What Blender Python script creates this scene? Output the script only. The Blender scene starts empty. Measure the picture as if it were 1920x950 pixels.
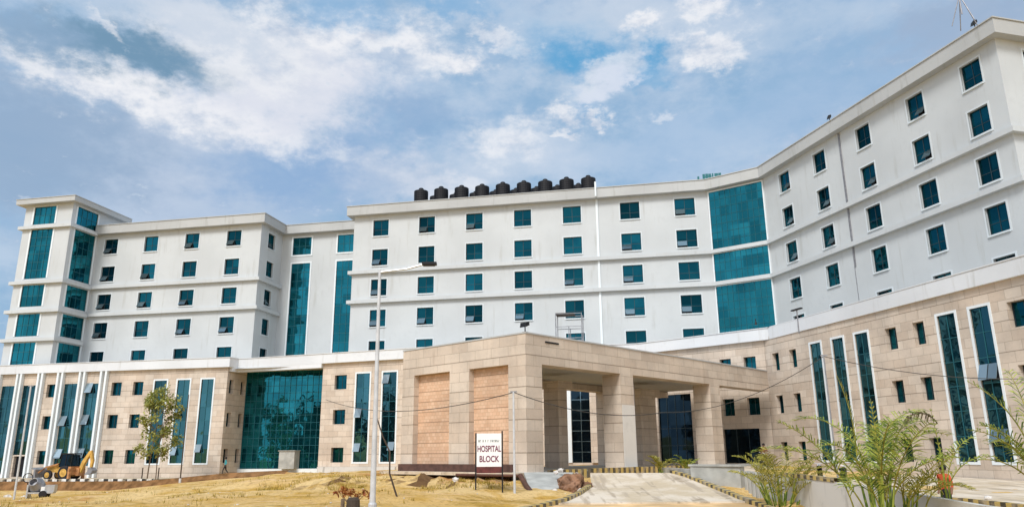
import bpy, bmesh, math, random
from mathutils import Vector, Matrix
R_ = math.radians
random.seed(7)
scene = bpy.context.scene
COL = scene.collection

# ------------------------------------------------------------------ helpers
def link(o, parent=None):
    COL.objects.link(o)
    if parent is not None: o.parent = parent
    return o
def tag(o, label=None, cat=None, group=None, kind=None):
    if label: o['label'] = label
    if cat: o['category'] = cat
    if group: o['group'] = group
    if kind: o['kind'] = kind
    return o
def empty(name, loc, label=None, cat=None, group=None, rz=0.0):
    o = bpy.data.objects.new(name, None); o.empty_display_size = .3
    o.location = loc; o.rotation_euler = (0, 0, rz)
    link(o); return tag(o, label, cat, group)

class Frame:
    """x along a facade (left to right for the viewer), y outwards, z up"""
    def __init__(s, p0, p1):
        s.o = Vector((p0[0], p0[1])); d = Vector((p1[0], p1[1])) - s.o
        s.len = d.length; s.d = d.normalized(); s.n = Vector((s.d.y, -s.d.x))
    def p(s, x, y, z):
        q = s.o + s.d * x + s.n * y
        return (q.x, q.y, z)
    def rz(s): return math.atan2(s.d.y, s.d.x)
class Ident:
    def p(s, x, y, z): return (x, y, z)
ID = Ident()

class MB:
    def __init__(s): s.v = []; s.f = []; s.m = []; s.uv = []
    def face(s, pts, uv=None, mat=0):
        i = len(s.v); s.v += [tuple(p) for p in pts]; s.f.append(tuple(range(i, i + len(pts)))); s.m.append(mat)
        s.uv.append(uv if uv else [(p[0] + p[1], p[2]) for p in pts])
    def box(s, fr, x0, x1, y0, y1, z0, z1, mat=0):
        c = [(x, y, z) for x in (x0, x1) for y in (y0, y1) for z in (z0, z1)]
        P = [fr.p(*q) for q in c]
        for ids, ax in (((0, 1, 3, 2), 0), ((4, 6, 7, 5), 0), ((0, 4, 5, 1), 1), ((2, 3, 7, 6), 1), ((0, 2, 6, 4), 2), ((1, 5, 7, 3), 2)):
            uv = [((c[i][1], c[i][2]), (c[i][0], c[i][2]), (c[i][0], c[i][1]))[ax] for i in ids]
            s.face([P[i] for i in ids], uv, mat)
    def wall(s, fr, x0, x1, z0, z1, ops=(), depth=.25, mat=0, y=0.0):
        xs = sorted({x0, x1, *[v for o in ops for v in o[:2]]}); zs = sorted({z0, z1, *[v for o in ops for v in o[2:4]]})
        for a, b in zip(xs, xs[1:]):
            for c, d in zip(zs, zs[1:]):
                mx, mz = (a + b) / 2, (c + d) / 2
                if any(o[0] < mx < o[1] and o[2] < mz < o[3] for o in ops): continue
                s.face([fr.p(a, y, c), fr.p(b, y, c), fr.p(b, y, d), fr.p(a, y, d)], [(a, c), (b, c), (b, d), (a, d)], mat)
        for o in ops:
            a, b, c, d = o[:4]; e = y - depth
            for q in (((a, c), (a, d)), ((b, c), (b, d)), ((a, c), (b, c)), ((a, d), (b, d))):
                (xa, za), (xb, zb) = q
                s.face([fr.p(xa, y, za), fr.p(xb, y, zb), fr.p(xb, e, zb), fr.p(xa, e, za)],
                       [(xa, za), (xb, zb), (xb + .3, zb), (xa + .3, za)], mat)
    def tube(s, pts, r, n=8, mat=0, caps=True, r1=None):
        pts = [Vector(p) for p in pts]; rings = []
        for i, p in enumerate(pts):
            t = (pts[min(i + 1, len(pts) - 1)] - pts[max(i - 1, 0)]).normalized()
            a = t.cross(Vector((0, 0, 1)))
            if a.length < 1e-3: a = t.cross(Vector((0, 1, 0)))
            a.normalize(); b = t.cross(a)
            rr = r if r1 is None else r + (r1 - r) * i / max(1, len(pts) - 1)
            rings.append([p + (a * math.cos(k * 2 * math.pi / n) + b * math.sin(k * 2 * math.pi / n)) * rr for k in range(n)])
        for A, B in zip(rings, rings[1:]):
            for k in range(n):
                s.face([A[k], A[(k + 1) % n], B[(k + 1) % n], B[k]], None, mat)
        if caps: s.face(rings[0], None, mat); s.face(rings[-1], None, mat)
    def lathe(s, c, prof, n=20, mat=0, axis='z'):
        rings = []
        for r, h in prof:
            ring = []
            for k in range(n):
                a = 2 * math.pi * k / n; x, y = r * math.cos(a), r * math.sin(a)
                ring.append((c[0] + x, c[1] + y, c[2] + h) if axis == 'z' else (c[0] + x, c[1] + h, c[2] + y))
            rings.append(ring)
        for A, B in zip(rings, rings[1:]):
            for k in range(n): s.face([A[k], A[(k + 1) % n], B[(k + 1) % n], B[k]], None, mat)
        s.face(rings[0], None, mat); s.face(rings[-1], None, mat)
    def build(s, name, mats, parent=None, loc=None, smooth=False, weld=False):
        me = bpy.data.meshes.new(name); me.from_pydata(s.v, [], s.f)
        if not isinstance(mats, (list, tuple)): mats = [mats]
        for m in mats: me.materials.append(m)
        me.polygons.foreach_set('material_index', s.m)
        ul = me.uv_layers.new(name='UVMap'); flat = [c for f in s.uv for q in f for c in q]
        ul.data.foreach_set('uv', flat)
        if weld:
            bm = bmesh.new(); bm.from_mesh(me); bmesh.ops.remove_doubles(bm, verts=bm.verts, dist=1e-4)
            bmesh.ops.recalc_face_normals(bm, faces=bm.faces); bm.to_mesh(me); bm.free()
        if smooth: me.polygons.foreach_set('use_smooth', [True] * len(me.polygons))
        me.update()
        o = bpy.data.objects.new(name, me); link(o, parent)
        if loc is not None: o.location = loc
        return o

def offset_line(pts, off):
    pts = [Vector(p) for p in pts]; out = []
    for i, p in enumerate(pts):
        ns = []
        if i > 0: d = (p - pts[i - 1]).normalized(); ns.append(Vector((d.y, -d.x)))
        if i < len(pts) - 1: d = (pts[i + 1] - p).normalized(); ns.append(Vector((d.y, -d.x)))
        if len(ns) == 1: out.append(p + ns[0] * off)
        else:
            m = (ns[0] + ns[1]).normalized(); out.append(p + m * (off / max(.3, m.dot(ns[0]))))
    return out
def ledge(mb, pts, o0, o1, z0, z1, mat=0):
    """a moulding of rectangular section that follows a wall line"""
    a = offset_line(pts, o0); b = offset_line(pts, o1); s = 0.0
    for i in range(len(a) - 1):
        L = (a[i + 1] - a[i]).length; u = (s, s + L); s += L
        A0, A1, B0, B1 = a[i], a[i + 1], b[i], b[i + 1]
        q = lambda p, z: (p.x, p.y, z)
        mb.face([q(B0, z0), q(B1, z0), q(B1, z1), q(B0, z1)], [(u[0], z0), (u[1], z0), (u[1], z1), (u[0], z1)], mat)
        mb.face([q(A0, z0), q(A1, z0), q(A1, z1), q(A0, z1)], [(u[0], z0), (u[1], z0), (u[1], z1), (u[0], z1)], mat)
        mb.face([q(A0, z1), q(A1, z1), q(B1, z1), q(B0, z1)], [(u[0], 0), (u[1], 0), (u[1], 1), (u[0], 1)], mat)
        mb.face([q(A0, z0), q(A1, z0), q(B1, z0), q(B0, z0)], [(u[0], 0), (u[1], 0), (u[1], 1), (u[0], 1)], mat)
    for k in (0, -1):
        mb.face([q(a[k], z0), q(b[k], z0), q(b[k], z1), q(a[k], z1)], None, mat)

# ------------------------------------------------------------------ materials
def newmat(name):
    m = bpy.data.materials.new(name); m.use_nodes = True
    nt = m.node_tree; b = nt.nodes['Principled BSDF']; return m, nt, b
def lk(nt, a, b): nt.links.new(a, b)
def nd(nt, t, **kw):
    n = nt.nodes.new(t)
    for k, v in kw.items():
        if k in n.inputs: n.inputs[k].default_value = v
        else: setattr(n, k, v)
    return n
def rgba(c): return (c[0], c[1], c[2], 1)
def mixrgb(nt, fac, a, b, mode='MIX'):
    n = nt.nodes.new('ShaderNodeMix'); n.data_type = 'RGBA'; n.blend_type = mode
    for sock, v in ((n.inputs[0], fac), (n.inputs[6], a), (n.inputs[7], b)):
        if hasattr(v, 'is_output'): lk(nt, v, sock)
        elif isinstance(v, tuple): sock.default_value = rgba(v)
        else: sock.default_value = v
    return n.outputs[2]
def ramp(nt, v, lo, hi, smooth=True):
    n = nt.nodes.new('ShaderNodeMapRange'); n.interpolation_type = 'SMOOTHSTEP' if smooth else 'LINEAR'
    lk(nt, v, n.inputs[0]); n.inputs[1].default_value = lo; n.inputs[2].default_value = hi
    return n.outputs[0]
def simple(name, c, rough=.6, metal=0.0, var=.0, scale=3.0, spec=.4, bump=0.0):
    m, nt, b = newmat(name); b.inputs['Roughness'].default_value = rough; b.inputs['Metallic'].default_value = metal
    b.inputs['Specular IOR Level'].default_value = spec; b.inputs['Base Color'].default_value = rgba(c)
    if var:
        tc = nd(nt, 'ShaderNodeTexCoord'); n = nd(nt, 'ShaderNodeTexNoise', Scale=scale, Detail=5.0)
        lk(nt, tc.outputs['Object'], n.inputs['Vector'])
        f = ramp(nt, n.outputs[0], .3, .7)
        lk(nt, mixrgb(nt, f, tuple(x * (1 - var) for x in c), tuple(min(.95, x * (1 + var)) for x in c)), b.inputs['Base Color'])
        if bump:
            bp = nd(nt, 'ShaderNodeBump', Strength=bump, Distance=.03); lk(nt, n.outputs[0], bp.inputs['Height']); lk(nt, bp.outputs[0], b.inputs['Normal'])
    return m
def paint_wall(name, c, stain=.12):
    m, nt, b = newmat(name); b.inputs['Roughness'].default_value = .75; b.inputs['Specular IOR Level'].default_value = .2
    uv = nd(nt, 'ShaderNodeUVMap', uv_map='UVMap')
    mp = nd(nt, 'ShaderNodeMapping'); mp.inputs['Scale'].default_value = (1.6, .16, 1); lk(nt, uv.outputs[0], mp.inputs[0])
    n1 = nd(nt, 'ShaderNodeTexNoise', Scale=1.0, Detail=6.0, Roughness=.65); lk(nt, mp.outputs[0], n1.inputs[0])
    n2 = nd(nt, 'ShaderNodeTexNoise', Scale=.16, Detail=4.0); lk(nt, uv.outputs[0], n2.inputs[0])
    a = mixrgb(nt, ramp(nt, n2.outputs[0], .35, .65), tuple(x * (1 - stain * .45) for x in c), tuple(x * (1 + stain * .15) for x in c))
    n4 = nd(nt, 'ShaderNodeTexNoise', Scale=.9, Detail=7.0, Roughness=.7); lk(nt, uv.outputs[0], n4.inputs[0]); a = mixrgb(nt, ramp(nt, n4.outputs[0], .52, .72), a, tuple(x * (1 - stain * .4) for x in c))
    s = mixrgb(nt, ramp(nt, n1.outputs[0], .54, .74), a, tuple(x * (1 - stain * 1.1) * y for x, y in zip(c, (1, .985, .95))))
    lk(nt, s, b.inputs['Base Color'])
    n3 = nd(nt, 'ShaderNodeTexNoise', Scale=30.0, Detail=3.0); lk(nt, uv.outputs[0], n3.inputs[0])
    bp = nd(nt, 'ShaderNodeBump', Strength=.12, Distance=.02); lk(nt, n3.outputs[0], bp.inputs['Height']); lk(nt, bp.outputs[0], b.inputs['Normal'])
    return m
def stone_clad(name, c1, c2, bw=1.15, rh=.62, mort=(.36, .30, .235), off=.5, var=.13):
    m, nt, b = newmat(name); b.inputs['Roughness'].default_value = .6; b.inputs['Specular IOR Level'].default_value = .3
    uv = nd(nt, 'ShaderNodeUVMap', uv_map='UVMap')
    br = nt.nodes.new('ShaderNodeTexBrick'); br.offset = off
    for k, v in (('Scale', 1.0), ('Brick Width', bw), ('Row Height', rh), ('Mortar Size', .014), ('Mortar Smooth', .3), ('Bias', 0.0)): br.inputs[k].default_value = v
    br.inputs['Color1'].default_value = rgba(c1); br.inputs['Color2'].default_value = rgba(c2); br.inputs['Mortar'].default_value = rgba(mort)
    lk(nt, uv.outputs[0], br.inputs[0])
    n = nd(nt, 'ShaderNodeTexNoise', Scale=.35, Detail=5.0, Roughness=.6); lk(nt, uv.outputs[0], n.inputs[0])
    n2 = nd(nt, 'ShaderNodeTexNoise', Scale=7.0, Detail=5.0, Roughness=.7); lk(nt, uv.outputs[0], n2.inputs[0])
    # every third joint is a wide shadow-gap groove
    sp = nt.nodes.new('ShaderNodeSeparateXYZ'); lk(nt, uv.outputs[0], sp.inputs[0])
    md = nd(nt, 'ShaderNodeMath', operation='FLOORED_MODULO'); lk(nt, sp.outputs[1], md.inputs[0]); md.inputs[1].default_value = rh * 3
    gr = nd(nt, 'ShaderNodeMath', operation='LESS_THAN'); lk(nt, md.outputs[0], gr.inputs[0]); gr.inputs[1].default_value = .05
    c = mixrgb(nt, ramp(nt, n.outputs[0], .3, .7), (1 - var, 1 - var, 1 - var), (1 + var, 1 + var * .9, 1 + var * .8))
    c = mixrgb(nt, 1.0, br.outputs[0], c, 'MULTIPLY')
    c = mixrgb(nt, ramp(nt, n2.outputs[0], .5, .75), c, mixrgb(nt, 1.0, c, (.88, .86, .84), 'MULTIPLY'))
    mp = nd(nt, 'ShaderNodeMapping'); mp.inputs['Scale'].default_value = (1.3, .13, 1); lk(nt, uv.outputs[0], mp.inputs[0])
    n5 = nd(nt, 'ShaderNodeTexNoise', Scale=1.0, Detail=6.0, Roughness=.7); lk(nt, mp.outputs[0], n5.inputs[0])
    c = mixrgb(nt, ramp(nt, n5.outputs[0], .53, .75), c, mixrgb(nt, 1.0, c, (.80, .77, .74), 'MULTIPLY'))
    c = mixrgb(nt, gr.outputs[0], c, mixrgb(nt, 1.0, c, (.6, .58, .56), 'MULTIPLY'))
    lk(nt, c, b.inputs['Base Color'])
    bp = nd(nt, 'ShaderNodeBump', Strength=.5, Distance=.02); bp.invert = True; lk(nt, br.outputs[1], bp.inputs['Height']); lk(nt, bp.outputs[0], b.inputs['Normal'])
    return m
def glass(name, tint, body, refl=.55, rough=.03, wave=.006, vary=.45, cell=(1.0, 1.0)):
    """solar-control glass: tinted mirror coat over a dark body, panes never quite flat or equal"""
    m, nt, b = newmat(name); nt.nodes.remove(b)
    out = nt.nodes['Material Output']
    uv = nd(nt, 'ShaderNodeUVMap', uv_map='UVMap'); oi = nt.nodes.new('ShaderNodeObjectInfo')
    mp = nd(nt, 'ShaderNodeMapping'); mp.inputs['Scale'].default_value = (1 / cell[0], 1 / cell[1], 1); lk(nt, uv.outputs[0], mp.inputs[0])
    fl = nd(nt, 'ShaderNodeVectorMath', operation='FLOOR'); lk(nt, mp.outputs[0], fl.inputs[0])
    ad = nd(nt, 'ShaderNodeVectorMath', operation='ADD'); lk(nt, fl.outputs[0], ad.inputs[0])
    cb = nd(nt, 'ShaderNodeMath', operation='MULTIPLY'); lk(nt, oi.outputs['Random'], cb.inputs[0]); cb.inputs[1].default_value = 77.0
    cx = nt.nodes.new('ShaderNodeCombineXYZ'); lk(nt, cb.outputs[0], cx.inputs[2]); lk(nt, cx.outputs[0], ad.inputs[1])
    wn = nt.nodes.new('ShaderNodeTexWhiteNoise'); lk(nt, ad.outputs[0], wn.inputs[0])
    nz = nd(nt, 'ShaderNodeTexNoise', Scale=.9, Detail=2.0); lk(nt, uv.outputs[0], nz.inputs[0])
    # tilt of each pane plus a slow wave across it
    geo = nt.nodes.new('ShaderNodeNewGeometry')
    sub = nd(nt, 'ShaderNodeVectorMath', operation='SUBTRACT'); lk(nt, wn.outputs['Color'], sub.inputs[0]); sub.inputs[1].default_value = (.5, .5, .5)
    sc = nd(nt, 'ShaderNodeVectorMath', operation='SCALE'); lk(nt, sub.outputs[0], sc.inputs[0]); sc.inputs['Scale'].default_value = wave * 3
    s2 = nd(nt, 'ShaderNodeVectorMath', operation='SUBTRACT'); lk(nt, nz.outputs['Color'], s2.inputs[0]); s2.inputs[1].default_value = (.5, .5, .5)
    sc2 = nd(nt, 'ShaderNodeVectorMath', operation='SCALE'); lk(nt, s2.outputs[0], sc2.inputs[0]); sc2.inputs['Scale'].default_value = wave * 4
    a1 = nd(nt, 'ShaderNodeVectorMath', operation='ADD'); lk(nt, geo.outputs['Normal'], a1.inputs[0]); lk(nt, sc.outputs[0], a1.inputs[1])
    a2 = nd(nt, 'ShaderNodeVectorMath', operation='ADD'); lk(nt, a1.outputs[0], a2.inputs[0]); lk(nt, sc2.outputs[0], a2.inputs[1])
    no = nd(nt, 'ShaderNodeVectorMath', operation='NORMALIZE'); lk(nt, a2.outputs[0], no.inputs[0])
    g = nd(nt, 'ShaderNodeBsdfGlossy', Roughness=rough); lk(nt, no.outputs[0], g.inputs['Normal'])
    t0 = tuple(x * (1 - vary) for x in tint)
    v = mixrgb(nt, oi.outputs['Random'], t0, tint); v = mixrgb(nt, mixrgb(nt, .6, wn.outputs[0], (1.0, 1.0, 1.0)), (0.0, 0.0, 0.0), v)
    lk(nt, v, g.inputs['Color'])
    d = nd(nt, 'ShaderNodeBsdfDiffuse'); lk(nt, mixrgb(nt, wn.outputs[0], tuple(x * .5 for x in body), body), d.inputs['Color'])
    mx = nt.nodes.new('ShaderNodeMixShader'); mx.inputs[0].default_value = refl
    lk(nt, d.outputs[0], mx.inputs[1]); lk(nt, g.outputs[0], mx.inputs[2]); lk(nt, mx.outputs[0], out.inputs[0])
    return m

M = {}
M['ward'] = paint_wall('white_wall_paint', (.545, .57, .585), .15)
M['trim'] = paint_wall('bright_white_trim', (.74, .79, .82), .08)
M['wintrim'] = paint_wall('window_surround_paint', (.63, .68, .71), .08)
M['eave'] = paint_wall('eave_paint', (.46, .47, .47), .2)
M['band'] = paint_wall('parapet_white', (.68, .70, .73), .16)
M['stone'] = stone_clad('buff_stone_cladding', (.53, .44, .36), (.625, .545, .465))
M['porchstone'] = stone_clad('porch_stone_cladding', (.525, .435, .355), (.615, .53, .445), 1.42, .62)
M['brick'] = stone_clad('salmon_jali_brick', (.60, .385, .255), (.68, .475, .335), .30, .22, (.52, .35, .23), .5, .14)
M['winglass'] = glass('window_glass', (.02, .235, .32), (.003, .022, .032), .50, .03, .018, .7, (1.05, 1.05))
M['curtain'] = glass('teal_curtain_glass', (.035, .33, .43), (.004, .055, .07), .56, .03, .016, .32, (1.1, 1.25))
M['slit'] = glass('slit_glass', (.12, .36, .44), (.005, .02, .028), .50, .03, .018, .45, (.75, 1.55))
M['dark'] = glass('dark_glass', (.05, .10, .15), (.003, .006, .010), .40, .05, .01, .3, (1.2, 1.2))
M['alu'] = simple('dark_aluminium', (.035, .055, .065), .4, .3)
M['mull'] = simple('teal_mullion', (.02, .12, .15), .4, .2)
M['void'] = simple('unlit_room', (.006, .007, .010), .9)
M['sash'] = glass('open_sash_glass', (.32, .46, .54), (.13, .19, .22), .55, .06, .01, .3, (2, 2))
M['vent'] = glass('sky_toned_vent_glass', (.60, .74, .80), (.24, .31, .35), .55, .06, .01, .3, (2, 2))  # sky reflection of the tilted vents is partly put into tint and body
M['black'] = simple('black_plastic', (.004, .004, .007), .6, 0, .15)
M['blackmetal'] = simple('black_metal', (.015, .015, .017), .5, .4)
M['galv'] = simple('galvanised_steel', (.55, .56, .58), .4, .6, .1)
M['polewhite'] = simple('grey_white_pole_paint', (.56, .57, .59), .45, .15, .12)
M['steel'] = simple('weathered_steel', (.28, .28, .30), .55, .5, .2)
M['tarmac'] = simple('dusty_road', (.46, .38, .27), .9, 0, .15, .8)
M['cement'] = simple('pale_cement_render', (.40, .40, .375), .85, 0, .18, 1.3, .2, .3)
M['whitewash'] = paint_wall('whitewashed_wall', (.58, .56, .53), .4)
M['ceil'] = simple('porch_ceiling_paint', (.50, .48, .43), .8, 0, .08)
M['granite'] = simple('brown_granite_plinth', (.085, .042, .032), .6, 0, .3, 2.5)
M['yellow'] = simple('digger_yellow', (.55, .32, .07), .6, 0, .25, 2.0)
M['orange'] = simple('digger_orange', (.46, .22, .09), .6, 0, .3, 3.0)
M['tyre'] = simple('tyre_rubber', (.018, .017, .02), .85, 0, .2)
M['white'] = simple('white_enamel', (.82, .82, .82), .5)
M['palesheet'] = paint_wall('pale_plaster_sheet', (.68, .655, .62), .2)
M['maroon'] = simple('maroon_lettering', (.16, .02, .06), .5)
M['maroonboard'] = simple('maroon_board', (.11, .028, .026), .5, 0, .3, 6.0)
M['inkgreen'] = simple('dark_green_lettering', (.03, .07, .05), .5)
M['skin'] = simple('skin', (.23, .12, .075), .55)
M['hair'] = simple('black_hair', (.010, .008, .008), .6)
M['teal_shirt'] = simple('teal_shirt', (.06, .30, .33), .8, 0, .1)
M['dark_cloth'] = simple('dark_trousers', (.02, .02, .028), .85, 0, .1)
M['orange_shirt'] = simple('orange_red_shirt', (.52, .085, .025), .8, 0, .12)
M['maroon_shirt'] = simple('maroon_shirt', (.20, .06, .05), .8, 0, .12)
M['bark'] = simple('bark', (.17, .12, .08), .9, 0, .3, 6.0)
M['redsoil'] = simple('red_brown_soil', (.21, .115, .07), .95, 0, .45, 3.0, .1, .8)
M['bank'] = simple('raw_brown_earth', (.20, .105, .045), .95, 0, .4, 1.4, .1, .8)
M['rock'] = simple('pale_rubble', (.62, .58, .54), .9, 0, .15, 3.0, .2, .4)
M['wire'] = simple('black_cable', (.05, .048, .045), .7)
M['bamboo'] = simple('dark_bamboo', (.06, .042, .03), .8, 0, .2)
M['tealpaint'] = simple('teal_paint', (.01, .13, .14), .5)
M['rustpipe'] = simple('dark_rusty_pipe', (.10, .045, .03), .8, 0, .2)
def leaf(name, c1, c2, trans=.35):
    m, nt, b = newmat(name); out = nt.nodes['Material Output']
    uv = nd(nt, 'ShaderNodeUVMap', uv_map='UVMap')
    wn = nt.nodes.new('ShaderNodeTexNoise'); wn.inputs['Scale'].default_value = 6.0
    geo = nt.nodes.new('ShaderNodeNewGeometry'); tc = nt.nodes.new('ShaderNodeTexCoord'); lk(nt, tc.outputs['Object'], wn.inputs[0])
    f = nd(nt, 'ShaderNodeMath', operation='ADD'); lk(nt, wn.outputs[0], f.inputs[0])
    r = nd(nt, 'ShaderNodeMath', operation='MULTIPLY_ADD'); lk(nt, geo.outputs['Random Per Island'], r.inputs[0]); r.inputs[1].default_value = .7; r.inputs[2].default_value = -.35
    lk(nt, r.outputs[0], f.inputs[1])
    c = mixrgb(nt, ramp(nt, f.outputs[0], .2, .8), c1, c2)
    lk(nt, c, b.inputs['Base Color']); b.inputs['Roughness'].default_value = .55; b.inputs['Specular IOR Level'].default_value = .35
    t = nt.nodes.new('ShaderNodeBsdfTranslucent'); lk(nt, c, t.inputs[0])
    mx = nt.nodes.new('ShaderNodeMixShader'); mx.inputs[0].default_value = trans
    lk(nt, b.outputs[0], mx.inputs[1]); lk(nt, t.outputs[0], mx.inputs[2]); lk(nt, mx.outputs[0], out.inputs[0])
    return m
M['leaf_tree'] = leaf('sapling_leaf', (.15, .18, .035), (.50, .49, .14))
M['leaf_yellow'] = leaf('yellow_palm_leaf', (.17, .18, .025), (.50, .44, .08))
M['leaf_green'] = leaf('green_palm_leaf', (.08, .15, .02), (.44, .50, .09))
M['leaf_dry'] = leaf('dry_palm_leaf', (.09, .065, .035), (.19, .15, .07))
M['leaf_rust'] = leaf('rust_red_leaf', (.30, .075, .02), (.46, .20, .05))
M['grass'] = leaf('dry_grass_blade', (.24, .17, .02), (.58, .42, .09), .3)
M['wood'] = leaf('far_wood_leaf', (.012, .028, .015), (.03, .055, .02), .1)
def striped(name, c1, c2, period):
    m, nt, b = newmat(name); b.inputs['Roughness'].default_value = .6
    uv = nd(nt, 'ShaderNodeUVMap', uv_map='UVMap'); sp = nt.nodes.new('ShaderNodeSeparateXYZ'); lk(nt, uv.outputs[0], sp.inputs[0])
    md = nd(nt, 'ShaderNodeMath', operation='FLOORED_MODULO'); lk(nt, sp.outputs[0], md.inputs[0]); md.inputs[1].default_value = period
    lt = nd(nt, 'ShaderNodeMath', operation='LESS_THAN'); lk(nt, md.outputs[0], lt.inputs[0]); lt.inputs[1].default_value = period / 2
    n = nd(nt, 'ShaderNodeTexNoise', Scale=2.0, Detail=5.0); lk(nt, uv.outputs[0], n.inputs[0])
    c = mixrgb(nt, lt.outputs[0], c1, c2); c = mixrgb(nt, ramp(nt, n.outputs[0], .42, .72), c, (.40, .33, .23))
    lk(nt, c, b.inputs['Base Color']); return m
M['kerb_bw'] = striped('black_white_kerb_paint', (.82, .80, .76), (.02, .018, .018), 1.1)
M['kerb_yb'] = striped('yellow_black_kerb_paint', (.52, .38, .12), (.06, .05, .035), .56)
# sandy ground: bare sand, dry grass, wheel-churned red-brown soil on the steep banks
def sand():
    m, nt, b = newmat('sandy_soil'); b.inputs['Roughness'].default_value = .95; b.inputs['Specular IOR Level'].default_value = .1
    tc = nt.nodes.new('ShaderNodeTexCoord'); geo = nt.nodes.new('ShaderNodeNewGeometry')
    def nz(s, d=6.0, r=.6, stretch=None):
        n = nd(nt, 'ShaderNodeTexNoise', Scale=s, Detail=d, Roughness=r)
        if stretch:
            mp = nt.nodes.new('ShaderNodeMapping'); mp.inputs['Scale'].default_value = stretch; lk(nt, tc.outputs['Object'], mp.inputs[0]); lk(nt, mp.outputs[0], n.inputs[0])
        else: lk(nt, tc.outputs['Object'], n.inputs[0])
        return n.outputs[0]
    big, mid, fine = nz(.09), nz(.55), nz(5.0, 8.0, .7)
    c = mixrgb(nt, ramp(nt, big, .35, .65), (.70, .45, .165), (.80, .58, .28))
    c = mixrgb(nt, ramp(nt, mid, .45, .65), c, (.60, .36, .085))
    c = mixrgb(nt, ramp(nt, nz(.25, 6.0, .7, (1, 2.5, 1)), .52, .70), c, (.42, .26, .05))
    c = mixrgb(nt, ramp(nt, nz(.16, 5.0), .58, .70), c, (.46, .19, .05))
    c = mixrgb(nt, ramp(nt, nz(.5, 6.0, .7, (.35, 1.6, 1)), .55, .68), c, (.80, .56, .31))
    c = mixrgb(nt, ramp(nt, fine, .45, .75), c, mixrgb(nt, 1.0, c, (.62, .56, .50), 'MULTIPLY'))
    c = mixrgb(nt, ramp(nt, nz(11.0, 3.0), .66, .74), c, (.78, .62, .40))
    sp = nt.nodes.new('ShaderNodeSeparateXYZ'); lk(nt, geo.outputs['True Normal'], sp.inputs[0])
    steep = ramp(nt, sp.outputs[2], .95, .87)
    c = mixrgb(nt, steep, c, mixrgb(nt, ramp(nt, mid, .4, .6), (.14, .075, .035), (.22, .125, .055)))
    lk(nt, c, b.inputs['Base Color'])
    bp = nd(nt, 'ShaderNodeBump', Strength=1.0, Distance=.16); lk(nt, fine, bp.inputs['Height']); lk(nt, bp.outputs[0], b.inputs['Normal'])
    return m
M['sand'] = sand()
def drivemat():
    m, nt, b = newmat('dusty_concrete_drive'); b.inputs['Roughness'].default_value = .9
    tc = nt.nodes.new('ShaderNodeTexCoord')
    n1 = nd(nt, 'ShaderNodeTexNoise', Scale=.4, Detail=7.0, Roughness=.65); n2 = nd(nt, 'ShaderNodeTexNoise', Scale=4.0, Detail=6.0, Roughness=.7)
    for n in (n1, n2): lk(nt, tc.outputs['Object'], n.inputs[0])
    c = mixrgb(nt, ramp(nt, n1.outputs[0], .4, .62), (.66, .57, .46), (.52, .42, .29))
    c = mixrgb(nt, ramp(nt, n2.outputs[0], .55, .8), c, (.36, .28, .19))
    mp = nd(nt, 'ShaderNodeMapping'); mp.inputs['Scale'].default_value = (2.2, .22, 1); mp.inputs['Rotation'].default_value = (0, 0, .06); lk(nt, tc.outputs['Object'], mp.inputs[0])
    n3 = nd(nt, 'ShaderNodeTexNoise', Scale=1.0, Detail=5.0); lk(nt, mp.outputs[0], n3.inputs[0]); c = mixrgb(nt, ramp(nt, n3.outputs[0], .52, .66), c, (.42, .34, .25))
    vo = nt.nodes.new('ShaderNodeTexVoronoi'); vo.feature = 'DISTANCE_TO_EDGE'; vo.inputs['Scale'].default_value = .22; lk(nt, n1.outputs['Color'], vo.inputs['Vector'])
    v2 = nt.nodes.new('ShaderNodeVectorMath'); v2.operation = 'ADD'; lk(nt, tc.outputs['Object'], v2.inputs[0]); lk(nt, n1.outputs['Color'], v2.inputs[1]); lk(nt, v2.outputs[0], vo.inputs['Vector'])
    msk = nd(nt, 'ShaderNodeMath', operation='MULTIPLY'); lk(nt, ramp(nt, vo.outputs[0], .022, .006), msk.inputs[0]); lk(nt, ramp(nt, n3.outputs[0], .5, .62), msk.inputs[1])
    c = mixrgb(nt, msk.outputs[0], c, (.34, .27, .19))
    lk(nt, c, b.inputs['Base Color']); bp = nd(nt, 'ShaderNodeBump', Strength=.4, Distance=.03); lk(nt, n2.outputs[0], bp.inputs['Height']); lk(nt, bp.outputs[0], b.inputs['Normal'])
    return m
M['drive'] = drivemat(); M['track'] = simple('sandy_track', (.66, .45, .24), .95, 0, .22, .7, .1, .5)

# ------------------------------------------------------------------ the two building grids (metres, eye at the origin)
AZC, AZR = R_(-78.6), R_(-14.77)
def grid(az):
    t = (math.sin(az), math.cos(az)); n = (math.cos(az), -math.sin(az))
    return lambda u, w: (t[0] * u + n[0] * w, t[1] * u + n[1] * w)
CF, RF, BF, DF = grid(AZC), grid(AZR), grid(R_(-69.5)), grid(R_(-46.89))
WC, WR = 85.0, 46.82

HX = (8.0, 78.0, -2.1)
H = empty('hospital_building', HX, 'big white and buff stone hospital block with teal glass, bent round the forecourt', 'hospital')
HL = (-HX[0], -HX[1], -HX[2])
def hpart(mb, name, mats, parent=None, **k):
    return mb.build(name, mats, H if parent is None else parent, HL if parent is None else None, **k)

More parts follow.
